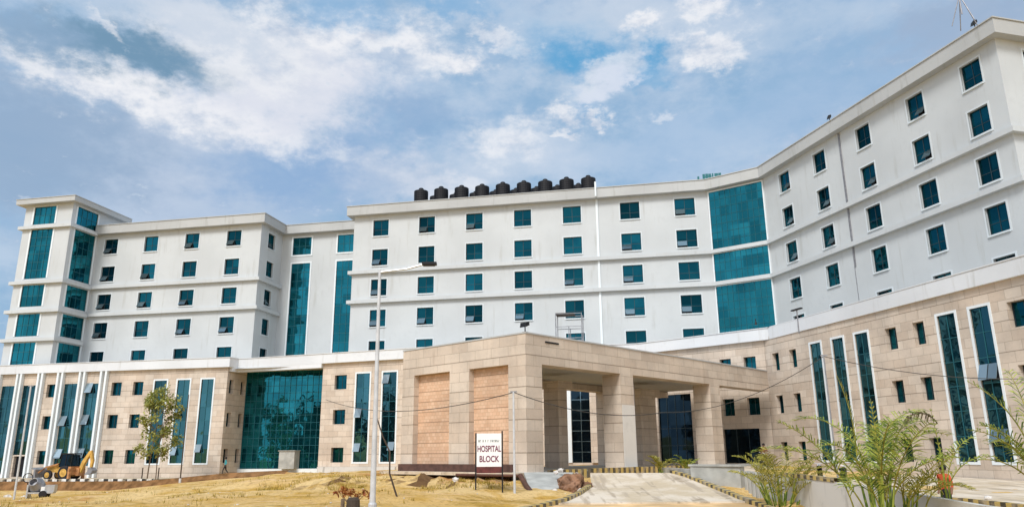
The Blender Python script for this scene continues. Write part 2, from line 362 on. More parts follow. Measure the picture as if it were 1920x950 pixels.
# ------------------------------------------------------------------ windows
_wm = {}
def window_meshes(w, h, surround, kind):
    key = (round(w, 2), round(h, 2), surround, kind)
    if key in _wm: return _wm[key]
    mb = MB(); s = surround
    if s:
        mb.box(ID, -s, 0, -.035, .05, -s, h + s); mb.box(ID, w, w + s, -.035, .05, -s, h + s)
        mb.box(ID, 0, w, -.035, .05, h, h + s); mb.box(ID, 0, w, -.11, .05, -s, 0)
    yb = .20 if s else .38
    t = .055
    mb.box(ID, 0, t, yb, yb + .07, 0, h, 1); mb.box(ID, w - t, w, yb, yb + .07, 0, h, 1)
    mb.box(ID, t, w - t, yb, yb + .07, 0, t, 1); mb.box(ID, t, w - t, yb, yb + .07, h - t, h, 1)
    mb.box(ID, w / 2 - .025, w / 2 + .025, yb + .005, yb + .065, t, h - t, 1)
    if kind != 'plain': mb.box(ID, t, w - t, yb + .01, yb + .06, h * .40 - .02, h * .40 + .02, 1)
    fm = mb.build('window', [M['wintrim'], M['alu']])
    mb = MB(); mb.box(ID, t, w - t, yb + .035, yb + .045, t, h - t); pm = mb.build('pane', M['winglass'])
    sm = None
    if kind in ('open', 'openr'):
        mb = MB(); a0 = .05 if kind == 'open' else w / 2 + .02; a1 = a0 + w / 2 - .07; zt = h * .40; hh = zt - .05
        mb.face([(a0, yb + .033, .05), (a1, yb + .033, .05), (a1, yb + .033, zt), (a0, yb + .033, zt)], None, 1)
        an = R_(33); fwd = lambda k, e: (yb - .02 - k * math.sin(an) + e * math.cos(an), zt - k * math.cos(an) + e * math.sin(an))
        c = []
        for x in (a0, a1):
            for k in (0, hh):
                for e in (0, -.03): y, z = fwd(k, e); c.append((x, y, z))
        for ids in ((0, 1, 3, 2), (4, 6, 7, 5), (0, 4, 5, 1), (2, 3, 7, 6), (0, 2, 6, 4), (1, 5, 7, 3)): mb.face([c[i] for i in ids], None, 0)
        sm = mb.build('sash', [M['sash'], M['void']])
    ms = [o.data if o else None for o in (fm, pm, sm)]
    for o in (fm, pm, sm):
        if o: bpy.data.objects.remove(o)
    _wm[key] = ms; return ms
def place_window(fr, x, z, w, h, surround=.13, kind='shut', name='window'):
    fm, pm, sm = window_meshes(w, h, surround, kind)
    q = fr.p(x, 0, z)
    o = bpy.data.objects.new(name, fm); link(o, H); o.location = (q[0] - HX[0], q[1] - HX[1], q[2] - HX[2]); o.rotation_euler = (0, 0, fr.rz())
    link(bpy.data.objects.new('pane', pm), o)
    if sm: link(bpy.data.objects.new('sash', sm), o)
    return o

def glazing(fr, x0, x1, z0, z1, cw, ch, name, border=.14, gm=None, vents=(), y=0.0, mull=.045, mm=None, parent=None, bz=None):
    """a glazed strip: white border proud of the wall, fine grid of mullions, one pane sheet, some top-hung vents"""
    mb = MB(); gm = gm or M['slit']; bz = border if bz is None else bz
    if border:
        mb.box(fr, x0 - border, x0, y - .1, y + .09, z0 - bz, z1 + bz); mb.box(fr, x1, x1 + border, y - .1, y + .09, z0 - bz, z1 + bz)
        if bz: mb.box(fr, x0, x1, y - .1, y + .09, z1, z1 + bz); mb.box(fr, x0, x1, y - .1, y + .09, z0 - bz, z0)
    nx = max(1, round((x1 - x0) / cw)); nz = max(1, round((z1 - z0) / ch))
    for i in range(0 if not border else 1, nx + (1 if not border else 0)):
        x = x0 + (x1 - x0) * i / nx; mb.box(fr, x - mull / 2, x + mull / 2, y - .07, y + .005, z0, z1, 1)
    for j in range(1, nz):
        z = z0 + (z1 - z0) * j / nz; mb.box(fr, x0, x1, y - .065, y + .0, z - mull / 2, z + mull / 2, 1)
    o = hpart(mb, name, [M['trim'], mm or M['mull']], parent)
    pb = MB(); pb.face([fr.p(x0, y - .04, z0), fr.p(x1, y - .04, z0), fr.p(x1, y - .04, z1), fr.p(x0, y - .04, z1)], [(0, 0), (x1 - x0, 0), (x1 - x0, z1 - z0), (0, z1 - z0)])
    if parent is None:
        pb.build('pane', gm, o)
    else: pb.build('glass_pane', gm, parent)
    if parent is None:
        for (i, zc, hh) in vents:
            a0 = x0 + (x1 - x0) * i / nx + .04; a1 = x0 + (x1 - x0) * (i + 1) / nx - .04; vb = MB(); an = R_(17)
            c = []
            for x in (a0, a1):
                for k in (0, hh):
                    for e in (0, .03): c.append(fr.p(x, y + .02 + k * math.sin(an) + e, zc + hh / 2 - k * math.cos(an) + e * .5))
            for ids in ((0, 1, 3, 2), (4, 6, 7, 5), (0, 4, 5, 1), (2, 3, 7, 6), (0, 2, 6, 4), (1, 5, 7, 3)): vb.face([c[k] for k in ids], None, 0)
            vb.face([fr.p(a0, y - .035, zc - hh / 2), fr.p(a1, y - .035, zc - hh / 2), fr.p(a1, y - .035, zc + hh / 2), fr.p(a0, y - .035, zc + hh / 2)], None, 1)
            vb.build('open_vent', [M['vent'], M['void']], o)
    return o

ROWS = [28.36 - 3.8 * i for i in range(5)]; WH = 2.07
ops_done = 0
rng = random.Random(3)
# open sashes as the photograph shows them (row, column)
OPEN_L = {(0, 0), (0, 2), (0, 3), (1, 1), (1, 0), (2, 1), (2, 2), (2, 0), (3, 0), (3, 2), (3, 3)}
OPEN_C = {(1, 0), (0, 1), (0, 2), (2, 0), (3, 1), (3, 2), (3, 0), (0, 6), (1, 6), (2, 5), (3, 5), (3, 6), (1, 5), (2, 4), (3, 3)}
OPENR = {(0, 0): 'openr', (0, 3): 'openr', (1, 3): 'openr', (1, 2): 'openr', (1, 0): 'openr', (1, 1): 'openr', (2, 1): 'openr', (0, 1): 'shut', (2, 0): 'openr'}
def facade(mb, fr, cols, length, openset, z0=9.0, z1=29.0, ex=()):
    ops = []
    for c, (x, w) in enumerate(cols):
        for r, zt in enumerate(ROWS):
            k = 'shut'
            if isinstance(openset, dict): k = openset.get((r, c), 'shut')
            elif (r, c) in openset: k = 'open'
            ops.append((x, x + w, zt - WH, zt)); place_window(fr, x, zt - WH, w, WH, .13, k)
    mb.wall(fr, 0, length, z0, z1, ops + list(ex), .30)

wall = MB()
# left wing front
f = Frame(CF(74.5, WC), CF(50.2, WC))
facade(wall, f, [(74.5 - u, 2.04) for u in (73.3, 67.2, 61.13, 55.05)], f.len, OPEN_L)
# its return, facing right
f = Frame(CF(50.2, WC), CF(50.2, 90.6))
facade(wall, f, [(1.82, 1.75)], f.len, {(2, 0), (0, 0)})
# recessed bay with two tall glass slits
f = Frame(CF(50.2, 90.6), CF(37.4, 90.6))
sl = [(50.2 - 48.6, 50.2 - 45.9), (50.2 - 42.1, 50.2 - 39.6)]
ops = []
for a, b in sl:
    glazing(f, a, b, 26.1, 28.5, .9, 1.2, 'slit_window', .2, M['curtain'], y=-.02); glazing(f, a, b, 10.4, 24.9, .9, 1.25, 'slit_window', .2, M['curtain'], y=-.02)
    ops += [(a, b, 26.1, 28.5), (a, b, 10.4, 24.9)]
wall.wall(f, 0, f.len, 9, 29.0, ops, .2)
# centre block: hidden return and front
f = Frame(CF(37.4, 90.6), CF(37.4, WC)); wall.wall(f, 0, f.len, 9, 29.0)
f = Frame(CF(37.4, WC), CF(-5.85, WC))
cw = [(34.85, 2.04), (28.84, 2.04), (22.83, 2.08), (16.85, 2.1), (10.92, 2.17), (4.14, 2.25), (-2.14, 2.27)]
facade(wall, f, [(37.4 - u, w) for u, w in cw], f.len, OPEN_C)
# glazed corner
pc, pr = CF(-5.85, WC), RF(68.5, WR)
f = Frame(pc, pr); L = f.len
for z0, z1 in ((21.95, 28.75), (18.25, 21.45), (10.4, 17.7)):
    glazing(f, .25, L - .2, z0, z1, .62, .95, 'curtain_wall', .12, M['curtain'], y=.02, mull=.03)
wall.wall(f, 0, L, 9, 29.0, [(.25, L - .2, 21.95, 28.75), (.25, L - .2, 18.25, 21.45), (.25, L - .2, 10.4, 17.7)], .15)
# right wing
f = Frame(RF(68.5, WR), RF(38.55, WR))
facade(wall, f, [(68.5 - u, 1.8) for u in (65.72, 59.95, 53.72, 47.47, 41.87)], f.len, OPENR)
f = Frame(RF(38.55, WR), RF(38.55, WR + 16))
facade(wall, f, [(2.35, 1.9), (8.4, 1.9)], f.len, set())
# backs and flat roof, plain
for a, b in ((RF(38.55, WR + 16), RF(72, WR + 16)), (RF(72, WR + 16), CF(-5, 101)), (CF(-5, 101), CF(81.7, 101)), (CF(81.7, 101), CF(81.7, 88))):
    f = Frame(a, b); wall.wall(f, 0, f.len, -2.5, 29.0)
rf = [CF(74.5, WC), CF(50.2, WC), CF(50.2, 90.6), CF(37.4, 90.6), CF(37.4, WC), pc, pr, RF(38.55, WR), RF(38.55, WR + 16), RF(72, WR + 16), CF(-5, 101), CF(74.5, 101)]
wall.face([(p[0], p[1], 29.15) for p in rf], [(p[0], p[1]) for p in rf])
hpart(wall, 'ward_wall', M['ward'])
# eaves
ward_line = [CF(74.4, WC), CF(50.2, WC), CF(50.2, 90.6), CF(37.4, 90.6), CF(37.4, WC), pc, pr, RF(38.55, WR), RF(38.55, WR + 16)]
mb = MB(); ledge(mb, ward_line, -.3, .75, 29.0, 30.15); ledge(mb, ward_line, -.25, .83, 30.153, 30.24); hpart(mb, 'eave', M['eave'])
# string courses
for line in ([CF(74.4, WC), CF(50.2, WC), CF(50.2, 90.5)], [CF(37.4, 88), CF(37.4, WC), pc, pr, RF(38.55, WR), RF(38.55, WR + 16)]):
    for z in (21.5, 17.8):
        mb = MB(); ledge(mb, line, -.05, .42, z, z + .42); hpart(mb, 'string_course', M['ward'])
# expansion joints with downpipes
mb = MB(); f = Frame(CF(37.4, WC), CF(-5.85, WC)); x = 37.4 - 6.85
mb.box(f, x - .13, x + .13, -.02, .12, 11.2, 21.48); mb.box(f, x - .13, x + .13, -.02, .12, 22.0, 28.98); mb.box(f, x - .1, x + .1, .85, .97, 29.1, 30.9); hpart(mb, 'downpipe', M['trim'])
mb = MB(); f = Frame(RF(68.5, WR), RF(38.55, WR)); x = 68.5 - 56.0
mb.box(f, x - .03, x + .03, -.02, .03, 11, 28.98); mb.box(f, x + .12, x + .22, -.02, .1, 16, 28.9); hpart(mb, 'joint_cover', M['steel'])

# ---- stair tower
tw = MB(); tl = [CF(81.7, 90), CF(81.7, 80), CF(74.5, 80), CF(74.5, 86)]
F1 = Frame(tl[0], tl[1]); F2 = Frame(tl[1], tl[2]); F3 = Frame(tl[2], tl[3])
tz = [(29.45, 31.85), (22.15, 28.75), (18.5, 21.3), (14.7, 17.55), (10.4, 13.9)]
o2 = [(81.7 - 80.3, 81.7 - 77.0)]; o3 = [(.85, 4.5)]
tw.wall(F1, 0, F1.len, 9, 32.1)
tw.wall(F2, 0, F2.len, 9, 32.1, [(o2[0][0], o2[0][1], a, b) for a, b in tz], .2)
tw.wall(F3, 0, F3.len, 9, 32.1, [(o3[0][0], o3[0][1], a, b) for a, b in tz], .2)
tp = [CF(81.7, 90), CF(81.7, 80), CF(74.5, 80), CF(74.5, 90)]
tw.face([(p[0], p[1], 32.15) for p in tp]); g = Frame(CF(74.5, 90), CF(81.7, 90)); tw.wall(g, 0, g.len, 9, 32.1)
g = Frame(CF(74.5, 86), CF(74.5, 90)); tw.wall(g, 0, g.len, 29.2, 32.1)
hpart(tw, 'stair_tower_wall', M['ward'])
for fr, oo in ((F2, o2[0]), (F3, o3[0])):
    for a, b in tz: glazing(fr, oo[0], oo[1], a, b, .9, 1.15, 'stair_window', .22, M['curtain'], y=-.03, bz=.0)
mb = MB(); tl2 = [CF(81.7, 90), CF(81.7, 80), CF(74.5, 80), CF(74.5, 90)]
ledge(mb, tl2, -.3, .85, 32.1, 32.75); ledge(mb, tl2, -.25, .92, 32.753, 32.83); hpart(mb, 'tower_eave', M['eave'])
for z in (28.8, 21.4, 17.65, 14.0):
    mb = MB(); ledge(mb, [CF(81.7, 90), CF(81.7, 80), CF(74.5, 80), CF(74.5, 84.5)], -.05, .42, z, z + .42); hpart(mb, 'string_course', M['ward'])

# ---- stone podium
pod = MB()
bstart = (-21.25, 84.57); bend = BF(36.0, 71.77)
PZ = 9.85
rec_l = CF(49.4, 83.0); rec_r = CF(39.3, 83.0)
diag_a = DF(44.2, 66.4); diag_b = DF(30.4, 66.4)
GZ = -2.6
pw = (8.5, 4.75, .75); PWH = 1.55
def pod_windows(fr, xs):
    ops = []
    for x, w in xs:
        for zt in pw:
            ops.append((x, x + w, zt - PWH, zt)); place_window(fr, x, zt - PWH, w, PWH, 0, 'plain', 'recessed_window')
    return ops
# left part
f = Frame(CF(86, 78.9), CF(49.4, 78.9)); X = lambda u: 86 - u
ops = pod_windows(f, [(X(73.4), 1.5), (X(64.5), 1.35), (X(61.6), 1.35)])
for (a, b), zt, zb, bd, v in (((79.8, 77.75), 8.45, -1.9, 0, []), ((76.75, 74.75), 8.45, .3, 0, []), ((70.95, 69.0), 8.5, -1.0, 0, [(0, 4.1, 1.2), (0, .35, 1.1)]), ((67.95, 66.0), 8.45, -1.0, 0, [(0, 7.9, 1.2), (0, 4.2, 1.2), (0, .4, 1.1)]),
                          ((58.75, 57.15), 8.55, -.78, .17, []), ((55.75, 54.15), 8.55, -.78, .17, [(0, .55, 1.0), (0, 4.7, .9)]), ((52.65, 51.1), 8.55, -.78, .17, [(0, .8, .9)])):
    glazing(f, X(a), X(b), zb, zt, .98, 1.55, 'slit_window', bd, M['slit'], v, y=-.05); ops.append((X(a), X(b), zb, zt))
ops.append((X(76.55), X(74.75), -2.2, .15))
pod.wall(f, 0, f.len, GZ, 10.1, ops, .36)
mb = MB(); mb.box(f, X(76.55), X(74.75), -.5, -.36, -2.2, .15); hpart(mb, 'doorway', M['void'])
mb = MB()
for u in (80.05, 77.5, 76.95, 74.5, 73.95, 71.75, 71.15, 68.72, 68.1, 65.82, 65.15):
    fb = MB(); fb.box(f, X(u) - .13, X(u) + .13, -.02, .42, GZ, PZ - .03); hpart(fb, 'fin', M['trim'])
# return into the glazed recess
f = Frame(CF(49.4, 78.9), rec_l)
ops = pod_windows(f, [(.5, .9), (2.95, .85)]); pod.wall(f, 0, f.len, GZ, 10.1, ops, .36)
hpart(pod, 'podium_wall', M['stone']); pod = MB()
f = Frame(rec_r, bstart); pod.wall(f, 0, f.len, GZ, 10.1)
# bump with two slits
f = Frame(bstart, bend); XB = lambda u: 49.52 - u
ops = pod_windows(f, [(XB(47.93), 1.55)])
for (a, b), v in (((45.13, 43.45), [(0, 4.3, 1.0), (0, .7, .9)]), ((41.82, 40.15), [(0, 7.8, 1.0), (1, .8, .9)])):
    glazing(f, XB(a), XB(b), -.76, 8.55, .85, 1.55, 'slit_window', .17, M['slit'], v, y=-.05); ops.append((XB(a), XB(b), -.76, 8.55))
pod.wall(f, 0, f.len, GZ, 10.1, ops, .36)
# behind the porch
m1 = CF(24.3, 79.6); m2 = diag_a
f = Frame(bend, m1); pod.wall(f, 0, f.len, GZ, 10.1)
f = Frame(m1, m2)
gx = lambda u: (Vector(CF(u, 79.6)) - f.o).dot(f.d)
glazing(f, gx(9.9), gx(7.9), -1.0, 6.4, 1.0, 1.05, 'slit_window', 0, M['dark'], y=-.05, mm=M['sash'], mull=.07)
mb = MB(); mb.box(f, gx(10.3), gx(9.92), -.05, .12, -1.0, 6.4); hpart(mb, 'white_jamb', M['trim'])
mb = MB(); mb.box(f, gx(7.88), gx(6.5), -.05, .9, -1.0, 6.4); hpart(mb, 'pier', M['stone'])
pod.wall(f, 0, f.len, GZ, 10.1, [(gx(9.9), gx(7.9), -1.0, 6.4)], .36)
# diagonal corner with the entrance
f = Frame(diag_a, diag_b); XD = lambda u: 44.2 - u
ops = []
for zt in pw[:2]:
    for u, w in ((35.0, 1.15), (32.55, 1.2)):
        ops.append((XD(u), XD(u) + w, zt - PWH, zt)); place_window(f, XD(u), zt - PWH, w, PWH, 0, 'plain', 'recessed_window')
glazing(f, XD(42.2), XD(38.4), -1.05, 5.5, 1.0, 1.6, 'entrance_glazing', 0, M['dark'], y=-.2, mm=M['alu'])
glazing(f, XD(35.2), XD(31.6), -1.05, 2.0, 1.2, 3.0, 'entrance_glazing', 0, M['dark'], y=-.3, mm=M['alu'])
ops += [(XD(42.2), XD(38.4), -1.05, 5.5), (XD(35.2), XD(31.6), -1.05, 2.0)]
pod.wall(f, 0, f.len, GZ, 10.1, ops, .4)
# right wing podium
rs = RF(61.4, 40.1)
f = Frame(diag_b, rs); pod.wall(f, 0, f.len, GZ, 10.1)
f = Frame(rs, RF(24, 40.1)); XR = lambda u: 61.4 - u
ops = pod_windows(f, [(XR(60.0), 1.0), (XR(57.45), 1.0), (XR(45.75), 1.1), (XR(43.08), 1.02), (XR(35.5), 1.6), (XR(31), 1.6)])
for (a, b), v in (((54.45, 53.1), []), ((51.65, 50.32), []), ((48.95, 47.55), []), ((40.85, 39.4), []), ((38.2, 36.8), [(0, 4.55, 1.0), (1, 4.55, 1.0), (0, .75, .8), (1, .75, .8)])):
    glazing(f, XR(a), XR(b), -.76, 8.58, .7, 1.55, 'slit_window', .17, M['slit'], v, y=-.05); ops.append((XR(a), XR(b), -.76, 8.58))
pod.wall(f, 0, f.len, GZ, 10.1, ops, .36)
f = Frame(RF(24, 40.1), RF(24, 63)); pod.wall(f, 0, f.len, GZ, 10.1)
hpart(pod, 'podium_wall', M['stone'])
pod = MB(); f = Frame(CF(86, 95), CF(86, 78.9)); pod.wall(f, 0, f.len, GZ, 10.1); hpart(pod, 'podium_wall', M['stone'])
# podium roof
bl = Vector(bstart) + (Vector(bstart) - Vector(bend)).normalized() * 10.6
pline = [CF(86, 95), CF(86, 78.9), CF(49.4, 78.9), CF(49.2, 80.3), (bl.x, bl.y), bend, m1, m2, diag_b, rs, RF(24, 40.1), RF(24, 63)]
mb = MB(); rfp = pline + [RF(70, 63), CF(-6, 101), CF(86, 101)]
mb.face([(p[0], p[1], 10.12) for p in rfp], [(p[0], p[1]) for p in rfp]); hpart(mb, 'podium_roof', M['cement'])
mb = MB(); ledge(mb, pline[1:-1], -.3, .38, PZ, 10.9); ledge(mb, pline[1:-1], -.36, .45, 10.903, 10.97); hpart(mb, 'parapet', M['band'])
# beam and soffit over the recess
mb = MB(); ledge(mb, [CF(49.36, 79.2), CF(49.15, 80.4), (bl.x, bl.y), bstart], -.3, .37, 9.38, PZ - .003); hpart(mb, 'fascia_beam', M['band'])
mb = MB(); q = [CF(49.4, 79.5), bstart, rec_r, rec_l]; mb.face([(p[0], p[1], 9.7) for p in q]); hpart(mb, 'recess_soffit', M['ceil'])
f = Frame(rec_l, rec_r); glazing(f, 0.02, f.len - .02, -1.5, 9.68, .72, .85, 'curtain_wall', 0, M['curtain'], y=.0, mull=.04)
mb = MB(); mb.box(f, 0, f.len, -.3, .5, GZ, -1.5); hpart(mb, 'plinth', M['trim'])
mb = MB(); mb.box(f, 5.6, 7.5, .05, 1.3, -1.5, .45); mb.box(f, 5.5, 7.6, .0, 1.4, .45, .53); hpart(mb, 'service_box', M['cement'])
# white base course under the slits of the bump
f = Frame(bstart, bend); mb = MB(); mb.box(f, .05, 9.6, -.02, .2, GZ, -1.25); hpart(mb, 'base_course', M['whitewash'])

# ---- entrance porch
PA = R_(43.2); A = Vector((.75, 44.02)); e1 = Vector((math.sin(PA), math.cos(PA))); e2 = Vector((-e1.y, e1.x))
FP = Frame(A, A + e1 * 31.9); FP.n = -e2                      # x along the open side, y outwards
PT, PB, PF = 6.82, 5.1, -1.05
mb = MB(); PLN = 31.9
mb.box(FP, 0, PLN, -1.1, 0, PB, PT); mb.box(FP, 0, PLN, -11.36, -10.3, PB, PT); mb.box(FP, 0, 1.1, -10.3, -1.1, PB, PT)
porch = hpart(mb, 'porch', M['porchstone'])
mb = MB(); mb.box(FP, -.04, PLN - .1, -11.42, .05, PT + .002, PT + .09); mb.build('coping', M['eave'], porch)
mb = MB(); mb.box(FP, 1.1, PLN - .1, -10.3, -1.1, 5.65, 6.3); mb.build('ceiling', M['ceil'], porch)
mb = MB(); mb.box(FP, -.3, PLN - .4, -11.6, .35, -2.6, PF); mb.build('floor_slab', M['cement'], porch)
def pcol(x0, x1, y0, y1, cap=False):
    mb = MB(); mb.box(FP, x0, x1, y0, y1, PF, PB - .002)
    if cap: mb.box(FP, x0 - .3, x1 + .3, y0 - .3, y1 + .3, 4.6, PB - .003)
    mb.build('column', M['porchstone'], porch)
pcol(0, 1.42, -1.42, 0); pcol(9.4, 10.9, -1.5, 0); pcol(21.4, 22.95, -1.5, 0)
pcol(9.6, 11.0, -11.3, -10.0); pcol(21.6, 23.0, -11.3, -10.0); pcol(10.3, 11.3, -7.6, -6.2, True); pcol(20.9, 23.2, -7.6, -6.2, True)
pcol(0, 1.3, -6.6, -4.78); pcol(0, 1.3, -11.36, -10.14)
mb = MB(); mb.box(FP, 9.44, 10.86, .01, .05, PF + .05, 3.05); mb.build('pale_sheet', M['palesheet'], porch)
for a, b in ((-4.78, -1.42), (-10.14, -6.6)):
    mb = MB(); mb.box(FP, .42, .8, a + .002, b - .002, PF, PB - .01); mb.build('brick_panel', M['brick'], porch)
mb = MB(); mb.box(FP, -.32, 0.02, -11.2, -.9, -2.4, -.62); mb.build('plinth', M['granite'], porch)
mb = MB(); mb.box(FP, 1.75, 3.0, .0, .05, 6.42, 6.52); mb.build('light_slot', M['black'], porch)
for xx in (9.1, 21.1):
    mb = MB(); mb.tube([FP.p(xx + 1.9, -.1, -1), FP.p(xx + 1.9, -.1, 4.3)], .06, 8); mb.tube([FP.p(xx + 1.9, -.1, 4.3), FP.p(xx + 1.9, -.35, 4.6)], .1, 8); mb.build('downpipe', M['steel'], porch)

# ------------------------------------------------------------------ rooftop things
def water_tank_mesh():
    mb = MB(); prof = [(.84, -.6), (.86, .1)]
    for k in range(5): z = .14 + k * .26; prof += [(.86, z), (.86, z + .17), (.825, z + .19), (.825, z + .24)]
    prof += [(.86, 1.46), (.85, 1.60), (.55, 1.72), (.30, 1.84), (.29, 1.84)]
    mb.lathe((0, 0, 0), prof, 22); return mb
tank = empty('water_tank', (0, 0, 0)); tb = water_tank_mesh().build('body', M['black'], tank, weld=True)
mb = MB(); mb.lathe((0, 0, 1.84), [(.30, 0), (.30, .12), (.22, .20), (.05, .24)], 18); tlid = mb.build('lid', M['black'], tank, weld=True)
mb = MB(); mb.box(ID, -.95, .95, -.8, .8, -1.0, -.6); tst = mb.build('stand', M['steel'], tank)
ords = ['leftmost', 'second from left', 'third from left', 'fourth from left', 'middle one', 'fourth from right', 'third from right', 'second from right', 'rightmost']
def copy_tree(o, parent=None):
    c = o.copy(); COL.objects.link(c)
    if parent: c.parent = parent
    for ch in o.children: copy_tree(ch, c)
    return c
us = [29.5 - i * (29.5 - 7.95) / 8 for i in range(9)]
first = True
for i, u in enumerate(us):
    o = tank if first else copy_tree(tank); first = False
    p = CF(u, 87.5); o.location = (p[0], p[1], 30.98 - .012 * i); o.rotation_euler = (R_(rng.uniform(-1, 1)), R_(rng.uniform(-1, 1)), rng.uniform(0, 6)); o.scale = (1.06, 1.06, rng.uniform(1.0, 1.05))
    tag(o, 'black domed rooftop water tank, %s of the nine tall ones' % ords[i], 'water tank', 'black water tanks in a row on the roof')
for i in range(8):
    u = us[i] - .75 - .13 * i * .3; p = CF(u, 91.5); o = copy_tree(tank); o.location = (p[0], p[1], 31.62); o.rotation_euler = (0, 0, rng.uniform(0, 6)); o.scale = (1.0, 1.0, .96)
    tag(o, 'lower black water tank showing just right of the %s tall tank' % ords[i].replace('middle one', 'middle'), 'water tank', 'lower black water tanks behind the first row')
# teal sign letters / frame seen over the eave of the glazed corner
g = empty('rooftop_sign', (22.95, 82.4, 30.45), 'small teal lettering frame standing on the roof above the glass corner', 'sign', rz=R_(-10))
mb = MB()
for k, (x, w, h) in enumerate(((-1.25, .22, .35), (-.65, .28, .6), (-.32, .3, .62), (.02, .3, .6), (.42, .16, .62), (.7, .4, .6), (1.15, .3, .62))):
    mb.box(ID, x, x + w, -.06, .06, .18, .18 + h)
    if k > 0 and k != 4: mb.box(ID, x + w, x + w + .06, -.05, .05, .18 + h * .4, .18 + h * .55)
mb.build('letters', M['tealpaint'], g); mb = MB(); mb.box(ID, -1.3, 1.5, -.04, .04, .1, .2)
for x in (-1.2, 0, 1.4): mb.box(ID, x - .03, x + .03, -.03, .03, -1.0, .1)
mb.build('rail', M['tealpaint'], g)
# lightning mast with stays
g = empty('lightning_mast', (32.35, 47.6, 29.2), 'thin dark lightning mast on splayed legs near the end of the right wing roof', 'mast')
mb = MB(); mb.tube([(-.05, 0, .8), (.0, 0, 5.2)], .05, 6); mb.build('pole', M['steel'], g)
for q in ((-.75, .25, 0), (.35, -.6, 0), (.25, .9, 0), (1.05, .2, 0)):
    mb = MB(); mb.tube([q, (0, 0, 2.35)], .035, 6); mb.build('stay', M['steel'], g)
# cctv cameras and lamps on edges
def bracket_lamp(loc, label, rz, s=1.0):
    g = empty('floodlight', loc, label, 'floodlight', 'small lamps clamped on parapets', rz)
    mb = MB(); mb.tube([(0, 0, 0), (0, 0, .32 * s)], .035 * s, 6); mb.box(ID, -.12 * s, .12 * s, -.1 * s, .1 * s, 0, .05 * s); mb.build('bracket', M['blackmetal'], g)
    mb = MB(); c = [(-.22, -.2, .28), (.22, -.2, .28), (.22, .14, .42), (-.22, .14, .42), (-.22, -.14, .56), (.22, -.14, .56), (.22, .12, .62), (-.22, .12, .62)]
    c = [tuple(v * s for v in q) for q in c]
    for ids in ((0, 1, 2, 3), (4, 5, 6, 7), (0, 1, 5, 4), (1, 2, 6, 5), (2, 3, 7, 6), (3, 0, 4, 7)): mb.face([c[i] for i in ids])
    mb.build('lamp_head', M['blackmetal'], g); return g
bracket_lamp(FP.p(.25, -.25, PT + .09), 'dark floodlight on the front corner of the porch roof', R_(-40), 1.05)
p = RF(56.1, 46.2); bracket_lamp((p[0], p[1], 30.22), 'dark lamp on the eave in the middle of the right wing', R_(-100), 1.0)
p = RF(39.4, 46.2); bracket_lamp((p[0], p[1], 30.22), 'dark lamp at the end corner of the right wing eave', R_(-100), 1.0)
g = empty('parapet_lamp', (22.72, 59.3, 9.9), 'T-shaped lamp post standing on the white parapet right of the glass corner', 'lamp', rz=R_(-75))
mb = MB(); mb.tube([(0, 0, -.9), (0, 0, .95)], .05, 8); mb.build('post', M['steel'], g); mb = MB(); mb.box(ID, -.62, .62, -.12, .12, .95, 1.05); mb.build('lamp_head', M['blackmetal'], g)
p = (21.75, 66.6); g = empty('spike_light', (p[0], p[1], 10.9), 'tiny dark spike on the parapet where it bends right of the porch', 'lamp')
mb = MB(); mb.lathe((0, 0, 0), [(.12, 0), (.1, .12), (.03, .4)], 8); mb.build('body', M['blackmetal'], g); mb = MB(); mb.lathe((0, 0, .4), [(.03, 0), (.07, .06), (.02, .14)], 8); mb.build('cap', M['blackmetal'], g)
# scaffold tower on the porch roof
q0 = FP.p(7.6, -5.0, PT + .05); g = empty('scaffold_frame', (4.2, 55.0, 6.15), 'small grey steel scaffold frame standing on the porch roof', 'scaffold', rz=R_(-10))
for (x, y) in ((-.95, -.6), (.95, -.6), (-.95, .6), (.95, .6)):
    mb = MB(); mb.tube([(x, y, 0), (x, y, 3.75)], .035, 6); mb.build('upright', M['steel'], g)
for y in (-.6, .6):
    mb = MB()
    for z in (1.9, 2.75, 3.7): mb.tube([(-.95, y, z), (.95, y, z)], .028, 6)
    mb.tube([(0, y, 1.9), (0, y, 2.75)], .028, 6); mb.build('rail', M['steel'], g)
mb = MB(); mb.box(ID, -.98, .4, -.62, .62, 3.7, 3.76); mb.build('deck', M['bamboo'], g)

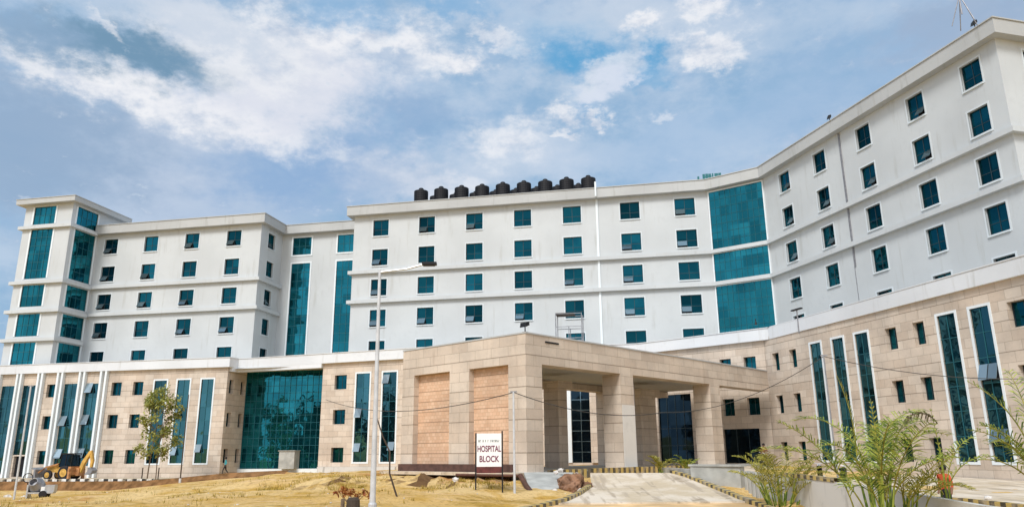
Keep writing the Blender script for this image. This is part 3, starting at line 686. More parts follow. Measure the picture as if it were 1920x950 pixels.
# ------------------------------------------------------------------ terrain, roads, kerbs
def sm(a, b, x):
    t = max(0., min(1., (x - a) / (b - a))); return t * t * (3 - 2 * t)
tn, nn = (math.sin(AZC), math.cos(AZC)), (math.cos(AZC), -math.sin(AZC))
CP = [(-60, 5, -2.0), (0, 5, -2.0), (30, 5, -2.1), (-30, 20, -2.0), (-12, 22, -1.9), (0, 22, -2.2), (10, 20, -2.3), (20, 18, -2.0),
      (-30, 30, -2.15), (-15, 30, -2.0), (-6, 30, -1.95), (-2, 31, -2.15), (0, 31, -2.35), (5, 31, -2.4), (10, 31, -2.55), (13, 27, -2.0), (14, 22, -2.0),
      (-3, 36, -1.75), (-6, 36, -1.65), (-12, 36, -1.8), (-20, 40, -2.3), (-35, 45, -2.6), (-60, 45, -2.8), (-33, 54, -2.72), (-50, 60, -2.95),
      (-2, 41, -1.45), (-5, 42, -1.25), (-9, 44, -1.22), (-13, 46, -1.3), (-4, 39.3, -1.72), (-9, 40.3, -1.72), (-14, 41.5, -1.85), (-18, 48, -1.7), (-24, 52, -2.3), (-30, 62, -2.95), (-40, 68, -3.1), (-60, 74, -3.2), (-80, 80, -3.2),
      (-10, 52, -1.2), (-14, 56, -1.3), (-20, 60, -1.9), (-18, 66, -1.6), (-10, 62, -1.3), (-22, 74, -2.0), (-14, 76, -1.6), (-8, 70, -1.35), (-27, 70, -2.7),
      (1, 42.5, -1.45), (3, 42.8, -1.5), (4.2, 43.3, -1.4), (8.6, 43.5, -1.4), (4, 40, -1.98), (9.4, 40, -1.75), (6.5, 40, -1.9), (2.4, 35, -2.25), (6, 35, -2.3), (10, 35, -2.3), (6, 43.3, -1.4),
      (1.0, 40, -1.8), (0, 36, -2.05), (12, 40, -1.7), (12, 36, -2.1), (13.5, 34, -1.75), (15, 30, -2.1), (15, 27, -2.22), (15.2, 25, -2.2), (18, 30, -2.05), (18, 24, -2.0), (20, 40, -1.9), (25, 45, -2.1), (30, 43, -2.1), (34, 35, -2.1), (24, 60, -1.55), (20, 66, -1.25), (14, 50, -1.3), (18, 55, -1.3),
      (5, 70, -1.2), (-2, 74, -1.3), (60, 40, -2.2), (60, 90, -2.2), (0, 110, -2.2), (-90, 110, -2.4), (-100, 60, -3.0), (-100, 20, -2.2)]
from mathutils import noise as mn
def terrain(x, y):
    s = w = 0.0
    for px, py, pz in CP:
        d2 = (x - px) ** 2 + (y - py) ** 2 + .8; k = 1 / (d2 * d2); s += pz * k; w += k
    z = s / w
    u, ww = tn[0] * x + tn[1] * y, nn[0] * x + nn[1] * y
    amp = .10 if y > 20 else .04
    z += amp * mn.noise((x * .35, y * .35, 1.7)) + .10 * mn.noise((x * .9, y * .9, 4.1)) * (1 if y > 18 else 0) + .05 * mn.noise((x * 2.1, y * 2.1, 6.1)) * (1 if 18 < y < 70 else 0)
    # mound behind the sign, gullied
    g = math.exp(-((x + 5.5) / 6.5) ** 2 - ((y - 42) / 2.6) ** 2)
    z += g * .55 * (mn.noise((x * 1.3, y * .35, 9.0))) + g * .12 * mn.noise((x * 3.1, y * 1.2, 2.0))
    if u > 36:
        zr = -2.42 if u > 53 else (-1.75 if u < 44 else -1.75 + (-2.42 + 1.75) * (u - 44) / 9)
        zl = zr - (.85 if u > 53 else .85 - .55 * (53 - u) / 13)
        z = z + (zl - z) * sm(60, 68, ww) * sm(38, 48, u)
        wb = 69.7 if u > 51 else (69.7 + (51 - u) * .37)
        k = sm(wb - .2, wb + .8, ww) * sm(36, 41, u); z = z + (zr - z) * k
    if ww > 78: z = min(z, -1.6) - .15
    v = Vector((x, y)) - A; a, b = v.dot(e1), v.dot(e2)
    if a > -1.45 and -.6 < b < 12.0: z = min(z, -1.42)
    if a > .3 and a < 30 and .2 < b < 11: z = -1.9
    return z
def ground_mesh():
    xs = [-1500, -600, -250, -130] + [-100 + i * 1.25 for i in range(0, 57)] + [-28 + i * .5 for i in range(0, 104)] + [24.5 + i * 2 for i in range(0, 20)] + [90, 140, 300, 800, 1500]
    ys = [-1500, -500, -150, -40, -10, 0, 8, 14] + [18 + i * .5 for i in range(0, 60)] + [48.5 + i * .8 for i in range(0, 50)] + [90, 96, 105, 130, 200, 500, 1500]
    vs = []; fs = []
    for y in ys:
        for x in xs:
            z = terrain(x, y) if (-130 < x < 70 and 0 < y < 110) else -2.25
            vs.append((x, y, z))
    n = len(xs)
    for j in range(len(ys) - 1):
        for i in range(n - 1): fs.append((j * n + i, j * n + i + 1, (j + 1) * n + i + 1, (j + 1) * n + i))
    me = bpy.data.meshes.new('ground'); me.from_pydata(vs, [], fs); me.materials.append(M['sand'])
    me.polygons.foreach_set('use_smooth', [True] * len(fs)); me.update()
    o = bpy.data.objects.new('ground', me); link(o); o['kind'] = 'structure'
ground_mesh()
# service road before the left part and its black and white kerb
mb = MB(); q = [CF(100, 70.2), CF(52, 70.2), CF(46, 70.6), CF(46, 78.3), CF(52, 78.75), CF(100, 78.75)]
zz = [-2.32, -2.32, -1.95, -1.95, -2.32, -2.32]
mb.face([(p[0], p[1], z) for p, z in zip((q[0], q[1], q[4], q[5]), (-2.32,) * 4)]); mb.face([(q[i][0], q[i][1], zz[i]) for i in (1, 2, 3, 4)])
o = mb.build('road', M['tarmac']); o['kind'] = 'structure'
mb = MB(); ledge(mb, [CF(76.5, 70), CF(51, 70)], -.1, .1, -2.5, -2.17); o = mb.build('kerb', M['kerb_bw']); o['kind'] = 'structure'
# raw earth bank under the kerb
mb = MB(); bp = [(84, 69.7, -2.45, 1.0), (76, 69.7, -2.45, 1.0), (66, 69.7, -2.43, 1.0), (58, 69.7, -2.43, 1.0), (52, 69.7, -2.4, .95), (48, 70.2, -2.1, .85), (44, 71.5, -1.72, .6), (41, 73, -1.6, .4), (38, 74.5, -1.5, .25)]
dense = []
for a_, b_ in zip(bp, bp[1:]):
    n = max(2, int(abs(a_[0] - b_[0]) * 2))
    dense += [tuple(a_[i] + (b_[i] - a_[i]) * k / n for i in range(4)) for k in range(n)]
rows = []
for (u, w_, z_, h_) in dense:
    row = []
    for j in range(6):
        t_ = j / 5; q_ = CF(u, w_ - .1 - t_ * 1.1 - .25 * mn.noise((u * .9, t_ * 2, 3.0)) * t_); row.append((q_[0], q_[1], z_ + .03 - h_ * 1.25 * t_ ** .8 + .12 * mn.noise((u * 1.3, t_ * 3, 7.0)) * t_))
    rows.append(row)
for a_, b_ in zip(rows, rows[1:]):
    for j in range(5): mb.face([a_[j], b_[j], b_[j + 1], a_[j + 1]])
o = mb.build('embankment', M['bank'], weld=True, smooth=True); o['kind'] = 'structure'
# drive up to the porch
dl = [(4.25, 43.6, -1.1), (4.1, 42, -1.36), (3.97, 40, -1.69), (3.2, 37.2, -1.9), (2.39, 35, -2.06), (1.9, 34.2, -2.1)]
tl_ = [(1.9, 34.2, -2.16), (1.2, 33, -2.2), (-.09, 31, -2.23), (-2.5, 27, -2.28), (-5, 20, -2.3), (-6, 8, -2.3)]
dr = [(8.63, 43.4, -1.12), (9.1, 42, -1.28), (9.41, 40, -1.52), (9.8, 37.2, -1.85), (9.95, 35, -2.05), (10.05, 34.4, -2.1)]
tr_ = [(10.05, 34.4, -2.17), (10.3, 33, -2.28), (10.4, 31, -2.38), (10.5, 27, -2.4), (9, 20, -2.4), (8, 8, -2.35)]
def strip_mesh(L_, R__, n=10):
    mb = MB()
    for (a, b), (c, d) in zip(zip(L_, R__), zip(L_[1:], R__[1:])):
        for k in range(n):
            f0, f1 = k / n, (k + 1) / n; cam = lambda f: .0
            P = lambda p, q, f: tuple(p[i] + (q[i] - p[i]) * f for i in range(3))
            mb.face([P(a, b, f0), P(a, b, f1), P(c, d, f1), P(c, d, f0)])
    return mb
o = strip_mesh(dl + [(1.9, 34.17, -2.4)], dr + [(10.05, 34.37, -2.4)]).build('driveway', M['drive'], weld=True); o['kind'] = 'structure'
o = strip_mesh(tl_, tr_).build('dirt_track', M['track'], weld=True, smooth=True); o['kind'] = 'structure'
def kerb3(pts, w, h, mat, name='kerb'):
    mb = MB(); s = 0.
    pts = [Vector(p) for p in pts]
    for a, b in zip(pts, pts[1:]):
        n = max(1, int((b - a).length / .5)); d = (b - a); pn = Vector((d.y, -d.x, 0)).normalized() * (w / 2)
        L_ = d.length
        p = lambda base, sd, z: (base.x + pn.x * sd, base.y + pn.y * sd, base.z + z)
        for sd0, z0, sd1, z1 in ((-1, -.35, -1, h), (-1, h, 1, h), (1, h, 1, -.35)):
            mb.face([p(a, sd0, z0), p(b, sd0, z0), p(b, sd1, z1), p(a, sd1, z1)], [(s, z0), (s + L_, z0), (s + L_, z1), (s, z1)])
        for base in (a, b): mb.face([p(base, -1, -.35), p(base, 1, -.35), p(base, 1, h), p(base, -1, h)], [(s, 0)] * 4)
        s += L_
    o = mb.build(name, mat); o['kind'] = 'structure'; return o
kerb3([(p[0] - .12, p[1], p[2]) for p in (dl + tl_[1:])[2:]], .25, .14, M['kerb_yb'])
kerb3([(p[0] + .12, p[1], p[2]) for p in (dr + tr_[1:4])], .25, .14, M['kerb_yb'])
q = [FP.p(x, .55, -1.1) for x in (1.2, 4.6)]; kerb3(q, .25, .16, M['kerb_yb'])
q = [FP.p(x, .75, -1.12) for x in (4.7, 7, 9.5, 12, 18)]; kerb3(q, .25, .2, M['kerb_yb'])
mb = MB(); mb.box(FP, -1.5, -.34, -11.6, .3, -1.22, -1.06); o = mb.build('apron', M['drive']); o['kind'] = 'structure'
# concrete flank of the drive and its parapets
mb = MB(); ft = [(.55, 43.2, -1.02), (3.3, 43.3, -1.05), (2.3, 40.2, -1.72), (.85, 39.2, -1.95)]
for k in range(1): mb.face(ft)
fb = [(p[0], p[1], -2.5) for p in ft]
for i in range(4): mb.face([ft[i], ft[(i + 1) % 4], fb[(i + 1) % 4], fb[i]])
o = mb.build('drive_flank', M['cement']); o['kind'] = 'structure'
# terrace in front of right wing
mb = MB(); tp = [(13.2, 45, -1.6), (17.3, 31, -1.95), (18.6, 24, -2.0), RF(24, 40.0) + (-2.0,), RF(61, 40.0) + (-1.35,), (20, 66, -1.12), (14.5, 52, -1.2)]
mb = MB(); c0 = (20, 42, -1.85)
for a, b in zip(tp, tp[1:] + tp[:1]): mb.face([c0, a, b])
o = mb.build('pavement', M['drive']); o['kind'] = 'structure'
kerb3([(16.6, 33, -1.95), (17.13, 30, -1.93), (17.45, 26.5, -1.97), (17.8, 22, -2.0)], .25, .14, M['kerb_yb'])
g = empty('ramp_wall', (9.6, 41, -1.9), 'low pale cement wall beside the drive, between porch and palms', 'wall')
W = (9.6, 41, -1.9)
mb = MB(); ledge(mb, [(9.0 - W[0], 46.8 - W[1]), (9.57 - W[0], 41.2 - W[1])], -.15, .15, -.3, 1.0); mb.build('side_wall', M['cement'], g)
mb = MB(); ledge(mb, [(9.4 - W[0], 41.1 - W[1]), (11.35 - W[0], 38.9 - W[1])], -.2, .2, -.5, 1.16); ledge(mb, [(9.35 - W[0], 41.2 - W[1]), (11.4 - W[0], 38.8 - W[1])], -.27, .27, 1.162, 1.26); mb.build('front_wall', M['cement'], g)
g = empty('boundary_wall', (11.5, 38, -2.0), 'low whitewashed wall with grooved face running towards us behind the palms', 'wall')
pts = [(11.45, 38.6), (12.38, 27), (13.2, 22.3), (13.6, 19)]; zt = [-.98, -1.22, -1.52, -1.6]
mb = MB()
for (a, b), (za, zb) in zip(zip(pts, pts[1:]), zip(zt, zt[1:])):
    d = Vector(b) - Vector(a); n = Vector((d.y, -d.x)).normalized() * .11; L_ = d.length
    q = lambda p, s, z: (p[0] + n.x * s - 11.5, p[1] + n.y * s - 38, z + 2.0)
    for s in (-1, 1): mb.face([q(a, s, -2.7), q(b, s, -2.7), q(b, s, zb), q(a, s, za)], [(0, -2.7), (L_, -2.7), (L_, zb), (0, za)])
    mb.face([q(a, -1, za), q(a, 1, za), q(b, 1, zb), q(b, -1, zb)])
mb.build('wall_body', M['whitewash'], g)
for k in range(10):
    f_ = (k + .5) / 26; a, b = Vector(pts[0]), Vector(pts[1]); p = a + (b - a) * f_; z = zt[0] + (zt[1] - zt[0]) * f_
    mb = MB(); mb.box(ID, p.x - 11.5 - .2, p.x - 11.5 + .12, p.y - 38 - .05, p.y - 38 + .05, -.6, z + 2.05); mb.build('post', M['cement'], g)
mb = MB(); s = 0
a, b = Vector(pts[0]).lerp(Vector(pts[1]), .32), Vector(pts[0]).lerp(Vector(pts[1]), .78)
za, zb = zt[0] + (zt[1] - zt[0]) * .32, zt[0] + (zt[1] - zt[0]) * .78
kk = [(a.x - 11.5, a.y - 38, za + 2.003), (b.x - 11.5, b.y - 38, zb + 2.003)]
L_ = (b - a).length
for s0, z0, s1, z1 in ((-.13, 0, -.13, .16), (-.13, .16, .13, .16), (.13, .16, .13, 0)):
    mb.face([(kk[0][0] + s0, kk[0][1], kk[0][2] + z0), (kk[1][0] + s0, kk[1][1], kk[1][2] + z0), (kk[1][0] + s1, kk[1][1], kk[1][2] + z1), (kk[0][0] + s1, kk[0][1], kk[0][2] + z1)], [(0, 0), (L_, 0), (L_, 1), (0, 1)])
mb.build('striped_coping', M['kerb_yb'], g)

# ------------------------------------------------------------------ poles, cables, sign
def at_ground(x, y): return terrain(x, y)
bx, by = -4.66, 26.0; bz = at_ground(bx, by) - .05
g = empty('street_lamp', (bx, by, bz), 'tall white street lamp with a slanting arm, nearest pole before the building', 'street lamp')
mb = MB(); mb.tube([(0, 0, 0), (-.02, 0, 4), (-.05, 0, 6.33 - bz)], .105, 12, r1=.05); mb.build('pole', M['polewhite'], g, smooth=False)
mb = MB(); mb.tube([(-.05, 0, 6.25 - bz), (.9, 0, 6.36 - bz), (1.5, 0, 6.52 - bz)], .035, 8); mb.build('arm', M['galv'], g)
mb = MB(); c = Frame((1.45, 0), (2.05, 0)); z = 6.5 - bz
mb.box(c, 0, .52, -.13, .13, z, z + .09); mb.box(c, .04, .46, -.1, .1, z - .03, z - .001); mb.build('lamp_head', M['blackmetal'], g)
mb = MB(); mb.lathe((0, 0, 0), [(.24, 0), (.24, .05), (.14, .08), (.14, .5), (.12, .55)], 12); mb.build('base', M['polewhite'], g)
def plain_pole(x, y, ztop, r, label, mat, cap=True):
    z = at_ground(x, y) - .05; g = empty('utility_pole', (x, y, z), label, 'pole', 'thin poles on the forecourt')
    mb = MB(); mb.tube([(0, 0, 0), (-.01, 0, (ztop - z) * .5), (-.02, 0, ztop - z)], r, 10, r1=r * .75); mb.build('post', mat, g)
    mb = MB(); mb.box(ID, -.18, .16, -.03, .03, ztop - z - .02, ztop - z + .04); mb.build('crossarm', M['steel'], g); return g
plain_pole(.03, 38, 2.95, .065, 'thin pale pole carrying a sagging cable beside the hospital sign', M['polewhite'])
plain_pole(-33.0, 52, 4.7, .07, 'thin pale pole at the far left before the stone podium', M['polewhite'])
plain_pole(15.69, 38, 4.62, .045, 'slim grey pole holding cables before the narrow slit windows on the right', M['steel'])
x, y = -35.0, 79.0
z0 = at_ground(x, y)
g = empty('utility_pole', CF(47.3, 68.9) + (-3.0,), 'thin dark post with a pale foot before the white-rimmed slit windows', 'pole', 'thin poles on the forecourt')
mb = MB(); mb.tube([(0, 0, .9), (0, 0, 9.0)], .07, 8, r1=.05); mb.build('post', M['bamboo'], g); mb = MB(); mb.tube([(0, 0, -.3), (0, 0, .9)], .12, 10); mb.build('foot', M['polewhite'], g)
def cable(a, b, sag, name_label, r=.022):
    a, b = Vector(a), Vector(b); pts = []
    for i in range(25):
        t = i / 24; p = a.lerp(b, t); p.z -= sag * 4 * t * (1 - t); pts.append(p)
    mb = MB(); mb.tube(pts, r, 5); o = mb.build('overhead_cable', M['wire']); tag(o, name_label, 'cable', 'black cables strung over the forecourt')
P1 = (.02, 38, 2.93)
cable(P1, (-16.2, 66, 4.6), .95, 'sagging cable from the sign pole leftwards past the brick panels')
p2 = FP.p(21.5, .12, 4.2)
cable(P1, (9.2, 47.5, 2.35), .55, 'sagging cable from the sign pole across the porch openings'); 
P2 = (15.67, 38, 4.58)
cable((9.2, 47.5, 2.35), P2, .75, 'cable rising from the porch column to the slim grey pole', .018)
cable(P2, (26.5, 36, 3.3), .5, 'cable running right from the slim grey pole over the stone wall', .018)
# sign
sx, sy = -1.22, 38.0; gz = at_ground(sx, sy) - .05
g = empty('hospital_sign', (sx, sy, gz), 'white board on two dark posts reading HOSPITAL BLOCK in maroon letters', 'sign', rz=R_(2))
top = .95 - gz; bot = -.98 - gz
for x in (-.63, .66):
    mb = MB(); mb.box(ID, x - .035, x + .035, -.035, .035, 0, top + (.12 if x > 0 else .02)); mb.build('post', M['blackmetal'], g)
mb = MB(); mb.box(ID, -.59, .62, -.045, -.015, bot + .36, top); board = mb.build('board', M['white'], g)
mb = MB(); mb.box(ID, -.59, .62, -.046, -.016, bot + .06, bot + .358); mb.build('lower_board', M['maroonboard'], g)
def text(body, size, x, z, mat, parent, bold=.012, wide=1.0):
    cu = bpy.data.curves.new('lettering', 'FONT'); cu.body = body; cu.size = size; cu.align_x = 'CENTER'; cu.extrude = .004; cu.offset = bold
    cu.materials.append(mat); t = bpy.data.objects.new('lettering', cu)
    COL.objects.link(t); dg = bpy.context.evaluated_depsgraph_get(); dg.update()
    me = bpy.data.meshes.new_from_object(t.evaluated_get(dg)); bpy.data.objects.remove(t)
    o = bpy.data.objects.new('lettering', me); link(o, parent); o.rotation_euler = (math.pi / 2, 0, 0); o.location = (x, -.052, z); o.scale = (wide, 1, 1); return o
text('HOSPITAL', .40, .015, top - .86, M['maroon'], board, .007, .64)
text('BLOCK', .40, .015, top - 1.34, M['maroon'], board, .007, .74)
mb = MB(); x = -.5; r = random.Random(5)                       # an illegible line of small capitals at the top
while x < .5:
    w = r.uniform(.03, .06)
    if r.random() > .15: mb.box(ID, x, x + w * .35, -.05, -.046, top - .42, top - .31); mb.box(ID, x, x + w * .8, -.05, -.046, top - .33 - r.choice((0, .05, .08)), top - .31 - r.choice((0, .05)))
    x += w + .015
mb.build('small_lettering', M['inkgreen'], board)
# leaning stick, pipe, mound, rubble
mb = MB(); zb = at_ground(-5.0, 34)
mb.tube([(-6.06, 34, 1.62), (-5.75, 34, .75), (-5.42, 34, .1), (-5.4, 34, -.8), (-5.02, 34, zb - .1)], .028, 6, r1=.045)
tag(mb.build('leaning_stick', M['bamboo']), 'crooked dark stick leaning in the sand right of the white street lamp', 'stick')
mb = MB(); mb.tube([(.35, 42.4, -1.18), (.62, 40.6, -1.62), (.85, 39.2, -1.9)], .14, 8); mb.tube([(.35, 42.4, -1.18), (-3.2, 43.1, -1.12)], .07, 8)
tag(mb.build('rusty_pipe', M['rustpipe']), 'dark rusty pipe lying down the left edge of the concrete flank', 'pipe')
def lump(c, r, seed, mat, name, sub=3, rough=.35, flat=.6):
    bm = bmesh.new(); bmesh.ops.create_icosphere(bm, subdivisions=sub, radius=1)
    for v in bm.verts:
        n = v.co.normalized(); k = 1 + rough * mn.noise(n * 1.7 + Vector((seed, seed * 2.1, 0))) + rough * .5 * mn.noise(n * 4.3 + Vector((seed, 0, 3)))
        v.co = Vector((n.x * r[0] * k, n.y * r[1] * k, n.z * r[2] * k))
    me = bpy.data.meshes.new(name); bm.to_mesh(me); bm.free(); me.materials.append(mat)
    o = bpy.data.objects.new(name, me); link(o); o.location = c; return o
tag(lump((3.0, 41.0, -1.7), (.85, 1.3, .68), 3.3, M['redsoil'], 'soil_heap', 4), 'heap of red-brown soil at the left edge of the drive', 'soil heap')
tag(lump((3.75, 40.3, -1.85), (.4, .5, .35), 9.1, M['redsoil'], 'soil_heap', 3), 'small clod of red-brown soil beside the drive kerb', 'soil heap')
rk = [((2.25, 41.6, -1.0), .15, 'pale rag-like stone on the top of the red soil heap'), ((2.55, 42.5, -.9), .16, 'small pale stone behind the red soil heap'), ((3.35, 41.8, -1.1), .12, 'pale stone on the right shoulder of the red soil heap'), ((3.35, 39.6, -1.85), .17, 'white stone at the foot of the red soil heap'), ((2.05, 39.6, -1.85), .15, 'pale stone on the lower end of the concrete flank'),
      ((-36.0, 56, -2.75), .32, 'pale boulder on the sand at the far left edge'), ((-34.8, 56, -2.75), .22, 'smaller pale boulder right of the far left one'), ((18.6, 31, -1.86), .14, 'pale rubble stone on the paving at the right edge'), ((-3.05, 40.8, -1.3), .18, 'white stone at the left post of the hospital sign')]
for i, (c, r, l) in enumerate(rk):
    o = lump((c[0], c[1], c[2]), (r, r * .8, r * .7), i * 3.7, M['rock'], 'stone', 2, .5); tag(o, l, 'stone', 'loose pale stones')

# ------------------------------------------------------------------ backhoe loader
def bx(mb, x0, x1, y0, y1, z0, z1, mat=0): mb.box(ID, x0, x1, y0, y1, z0, z1, mat)
def prism(mb, poly, y0, y1, mat=0):
    a = [(p[0], y0, p[1]) for p in poly]; b = [(p[0], y1, p[1]) for p in poly]
    mb.face(a, None, mat); mb.face(b, None, mat)
    for i in range(len(poly)): j = (i + 1) % len(poly); mb.face([a[i], a[j], b[j], b[i]], None, mat)
p = CF(63.5, 72.4); g = empty('backhoe_loader', (p[0], p[1], -2.32), 'yellow backhoe loader parked on the road at the left end of the podium', 'backhoe loader', rz=math.atan2(-tn[1], -tn[0]))
# local +x points to the viewer's right; the front loader is on the left
mb = MB(); prism(mb, [(-1.9, .75), (1.2, .75), (1.2, 1.25), (.1, 1.3), (-.3, 1.55), (-1.95, 1.35)], -.45, .45); mb.build('body', M['yellow'], g)
mb = MB(); prism(mb, [(-.35, 1.3), (1.05, 1.3), (1.05, 2.55), (.1, 2.6), (-.1, 2.5)], -.62, .62)
cab = mb.build('cab', M['dark'], g); mb = MB(); bx(mb, -.2, 1.2, -.7, .7, 2.6, 2.72); mb.build('roof', M['blackmetal'], cab)
for x0, x1 in ((-.38, -.12), (.38, .42), (1.03, 1.1)):
    for y in (-.65, .62):
        mb = MB(); prism(mb, [(x0, 1.3), (x0 + .06, 1.3), (x1 + .06, 2.6), (x1, 2.6)], y, y + .03); mb.build('cab_pillar', M['blackmetal'], cab)
for (x, r, w, yy) in ((.55, .72, .42, -.95), (.55, .72, .42, .55), (-1.45, .5, .32, -.9), (-1.45, .5, .32, .6)):
    mb = MB(); mb.lathe((x, yy, r), [(r * .6, 0), (r * .93, .02), (r, .08), (r, w - .08), (r * .93, w - .02), (r * .6, w)], 22, axis='y'); wv = mb.build('wheel', M['tyre'], g, weld=True)
    mb = MB(); mb.lathe((x, yy - .015, r), [(r * .18, -.03), (r * .3, 0), (r * .58, .0), (r * .6, w + .03), (r * .2, w + .03)], 18, axis='y'); mb.build('rim', M['yellow'], wv, weld=True)
for y in (-.75, .55):
    mb = MB(); prism(mb, [(-.5, 1.5), (-.3, 1.7), (-1.9, 1.35), (-2.75, .65), (-2.9, .7), (-2.0, 1.2)], y, y + .18); mb.build('loader_arm', M['orange'], g)
mb = MB(); prism(mb, [(-2.7, .25), (-3.6, .2), (-3.65, .3), (-2.95, .45), (-2.95, 1.0), (-3.3, 1.2), (-3.25, 1.28), (-2.75, 1.08)], -1.1, 1.1); mb.build('loader_bucket', M['steel'], g)
mb = MB(); bx(mb, 1.2, 1.5, -1.05, 1.05, .5, 1.35); bx(mb, 1.25, 1.45, -1.15, -.85, .05, 1.1); bx(mb, 1.25, 1.45, .85, 1.15, .05, 1.1); bx(mb, 1.5, 1.9, -.3, .3, .4, 1.2); mb.build('stabiliser', M['orange'], g)
mb = MB(); prism(mb, [(1.6, .7), (1.95, .7), (2.35, 1.7), (3.0, 2.8), (2.75, 2.95), (2.0, 1.9)], -.16, .16); boom = mb.build('boom', M['yellow'], g)
mb = MB(); prism(mb, [(2.7, 2.85), (2.95, 3.0), (3.3, 2.0), (3.2, 1.2), (3.0, 1.2), (3.0, 1.9)], -.13, .13); mb.build('dipper', M['yellow'], boom)
mb = MB(); prism(mb, [(2.95, 1.25), (3.25, 1.25), (3.6, .95), (3.45, .65), (3.0, .55), (2.6, .5), (2.95, .85)], -.35, .35); mb.build('digging_bucket', M['steel'], g)
mb = MB(); mb.tube([(-1.0, -.2, 1.4), (-1.0, -.2, 2.1)], .05, 8); mb.build('exhaust', M['blackmetal'], g)
# cement mixer, left
zc = at_ground(-33.0, 54.6)
g = empty('cement_mixer', (-32.9, 54.6, zc), 'small grey cement mixer with dark drum mouth, just right of the far left pole', 'cement mixer', rz=R_(15))
mb = MB(); mb.lathe((0, 0, 0), [(.28, -.45), (.5, -.3), (.52, .1), (.27, .5), (.25, .5), (.2, .2)], 16); d = mb.build('drum', M['steel'], g, weld=True); d.location = (-.3, 0, .85); d.rotation_euler = (R_(60), R_(-20), 0)
mb = MB(); bx(mb, -.7, .9, -.4, .4, .3, .4); bx(mb, -.75, -.65, -.4, .4, 0, .9); bx(mb, .35, .95, -.35, .35, .4, .85); mb.build('chassis', M['galv'], g)
mb = MB(); bx(mb, .1, .4, -.3, .3, .4, .75); mb.build('engine_cover', M['white'], g)
for y in (-.5, .42):
    mb = MB(); mb.lathe((.3, y, .25), [(.1, 0), (.25, .01), (.25, .08), (.1, .09)], 14, axis='y'); mb.build('wheel', M['tyre'], g, weld=True)
mb = MB(); ring = [(-.85 + .3 * math.cos(k * math.pi / 8), -.1, 1.35 + .3 * math.sin(k * math.pi / 8)) for k in range(17)]; mb.tube(ring, .03, 6, caps=False); mb.tube([(-.85, -.1, 1.05), (-.7, 0, .4)], .03, 6); mb.build('handwheel', M['blackmetal'], g)

# ------------------------------------------------------------------ people
def person(loc, rz, top, legs, label, pose, hairlen=0):
    """skeleton grown with a Skin modifier; pose gives joints, x forward"""
    V = pose; names = list(V); idx = {n: i for i, n in enumerate(names)}
    E = [('pelvis', 'waist'), ('waist', 'chest'), ('chest', 'neck'), ('neck', 'chin'), ('chin', 'head'), ('head', 'crown')]
    for s in 'LR': E += [('chest', 'sh' + s), ('sh' + s, 'el' + s), ('el' + s, 'wr' + s), ('wr' + s, 'ha' + s), ('pelvis', 'hip' + s), ('hip' + s, 'kn' + s), ('kn' + s, 'an' + s), ('an' + s, 'toe' + s)]
    RAD = dict(pelvis=.15, waist=.125, chest=.155, neck=.055, chin=.075, head=.10, crown=.075, sh=.07, el=.05, wr=.034, ha=.04, hip=.1, kn=.065, an=.045, toe=.04)
    me = bpy.data.meshes.new('person'); me.from_pydata([V[n] for n in names], [(idx[a], idx[b]) for a, b in E], [])
    o = bpy.data.objects.new('person', me); link(o)
    md = o.modifiers.new('skin', 'SKIN'); me.skin_vertices or None
    if not me.skin_vertices: me.attributes
    for n in names:
        r = RAD.get(n, RAD.get(n[:-1], .05)); sv = me.skin_vertices[0].data[idx[n]]; sv.radius = (r, r * (.8 if n in ('chest', 'waist', 'pelvis') else 1)); sv.use_root = (n == 'pelvis')
    o.modifiers.new('sub', 'SUBSURF').levels = 1; o.modifiers['sub'].render_levels = 1
    dg = bpy.context.evaluated_depsgraph_get(); dg.update()
    m2 = bpy.data.meshes.new_from_object(o.evaluated_get(dg)); o.modifiers.clear(); o.data = m2
    m2.materials.clear()
    for m in (M['skin'], top, legs, M['blackmetal']): m2.materials.append(m)
    ne = Vector(V['neck']).z; wz = Vector(V['pelvis']).z + .06; hands = [Vector(V['ha' + s]) for s in 'LR']; els = [(Vector(V['wr' + s]), Vector(V['el' + s])) for s in 'LR']
    for f in m2.polygons:
        c = f.center; k = 1
        if c.z > ne + .01: k = 0
        elif min((c - h).length for h in hands) < .13 or min((c - w).length for w, e in els) < .14: k = 0
        elif c.z < wz - .02: k = 2
        if c.z < .09: k = 3
        f.material_index = k; f.use_smooth = True
    o.location = loc; o.rotation_euler = (0, 0, rz); tag(o, label, 'person')
    h = Vector(V['head']); mb = MB(); mb.lathe((h.x - .02, h.y, h.z - .01), [(.09, -.04), (.118, .02), (.112, .09), (.07, .145), (.02, .16)], 14); mb.build('hair', M['hair'], o, smooth=True, weld=True)
    return o
stand = dict(pelvis=(0, 0, .92), waist=(.0, 0, 1.08), chest=(.01, 0, 1.32), neck=(.02, 0, 1.46), chin=(.045, 0, 1.53), head=(.03, 0, 1.62), crown=(.01, 0, 1.70),
    shL=(0, .19, 1.39), elL=(-.03, .25, 1.1), wrL=(.05, .26, .87), haL=(.08, .26, .78), shR=(0, -.19, 1.39), elR=(-.03, -.25, 1.1), wrR=(.05, -.26, .87), haR=(.08, -.26, .78),
    hipL=(0, .1, .86), knL=(.03, .11, .48), anL=(0, .11, .08), toeL=(.16, .12, .04), hipR=(0, -.1, .86), knR=(.03, -.11, .48), anR=(0, -.11, .08), toeR=(.16, -.12, .04))
walk = dict(stand); walk.update(knL=(.2, .11, .5), anL=(.22, .11, .1), toeL=(.37, .12, .06), knR=(-.05, -.11, .48), anR=(-.3, -.11, .14), toeR=(-.18, -.12, .05), elL=(-.12, .24, 1.12), wrL=(-.1, .25, .9), haL=(-.09, .25, .81), elR=(.1, -.24, 1.13), wrR=(.24, -.22, .98), haR=(.31, -.21, .93))
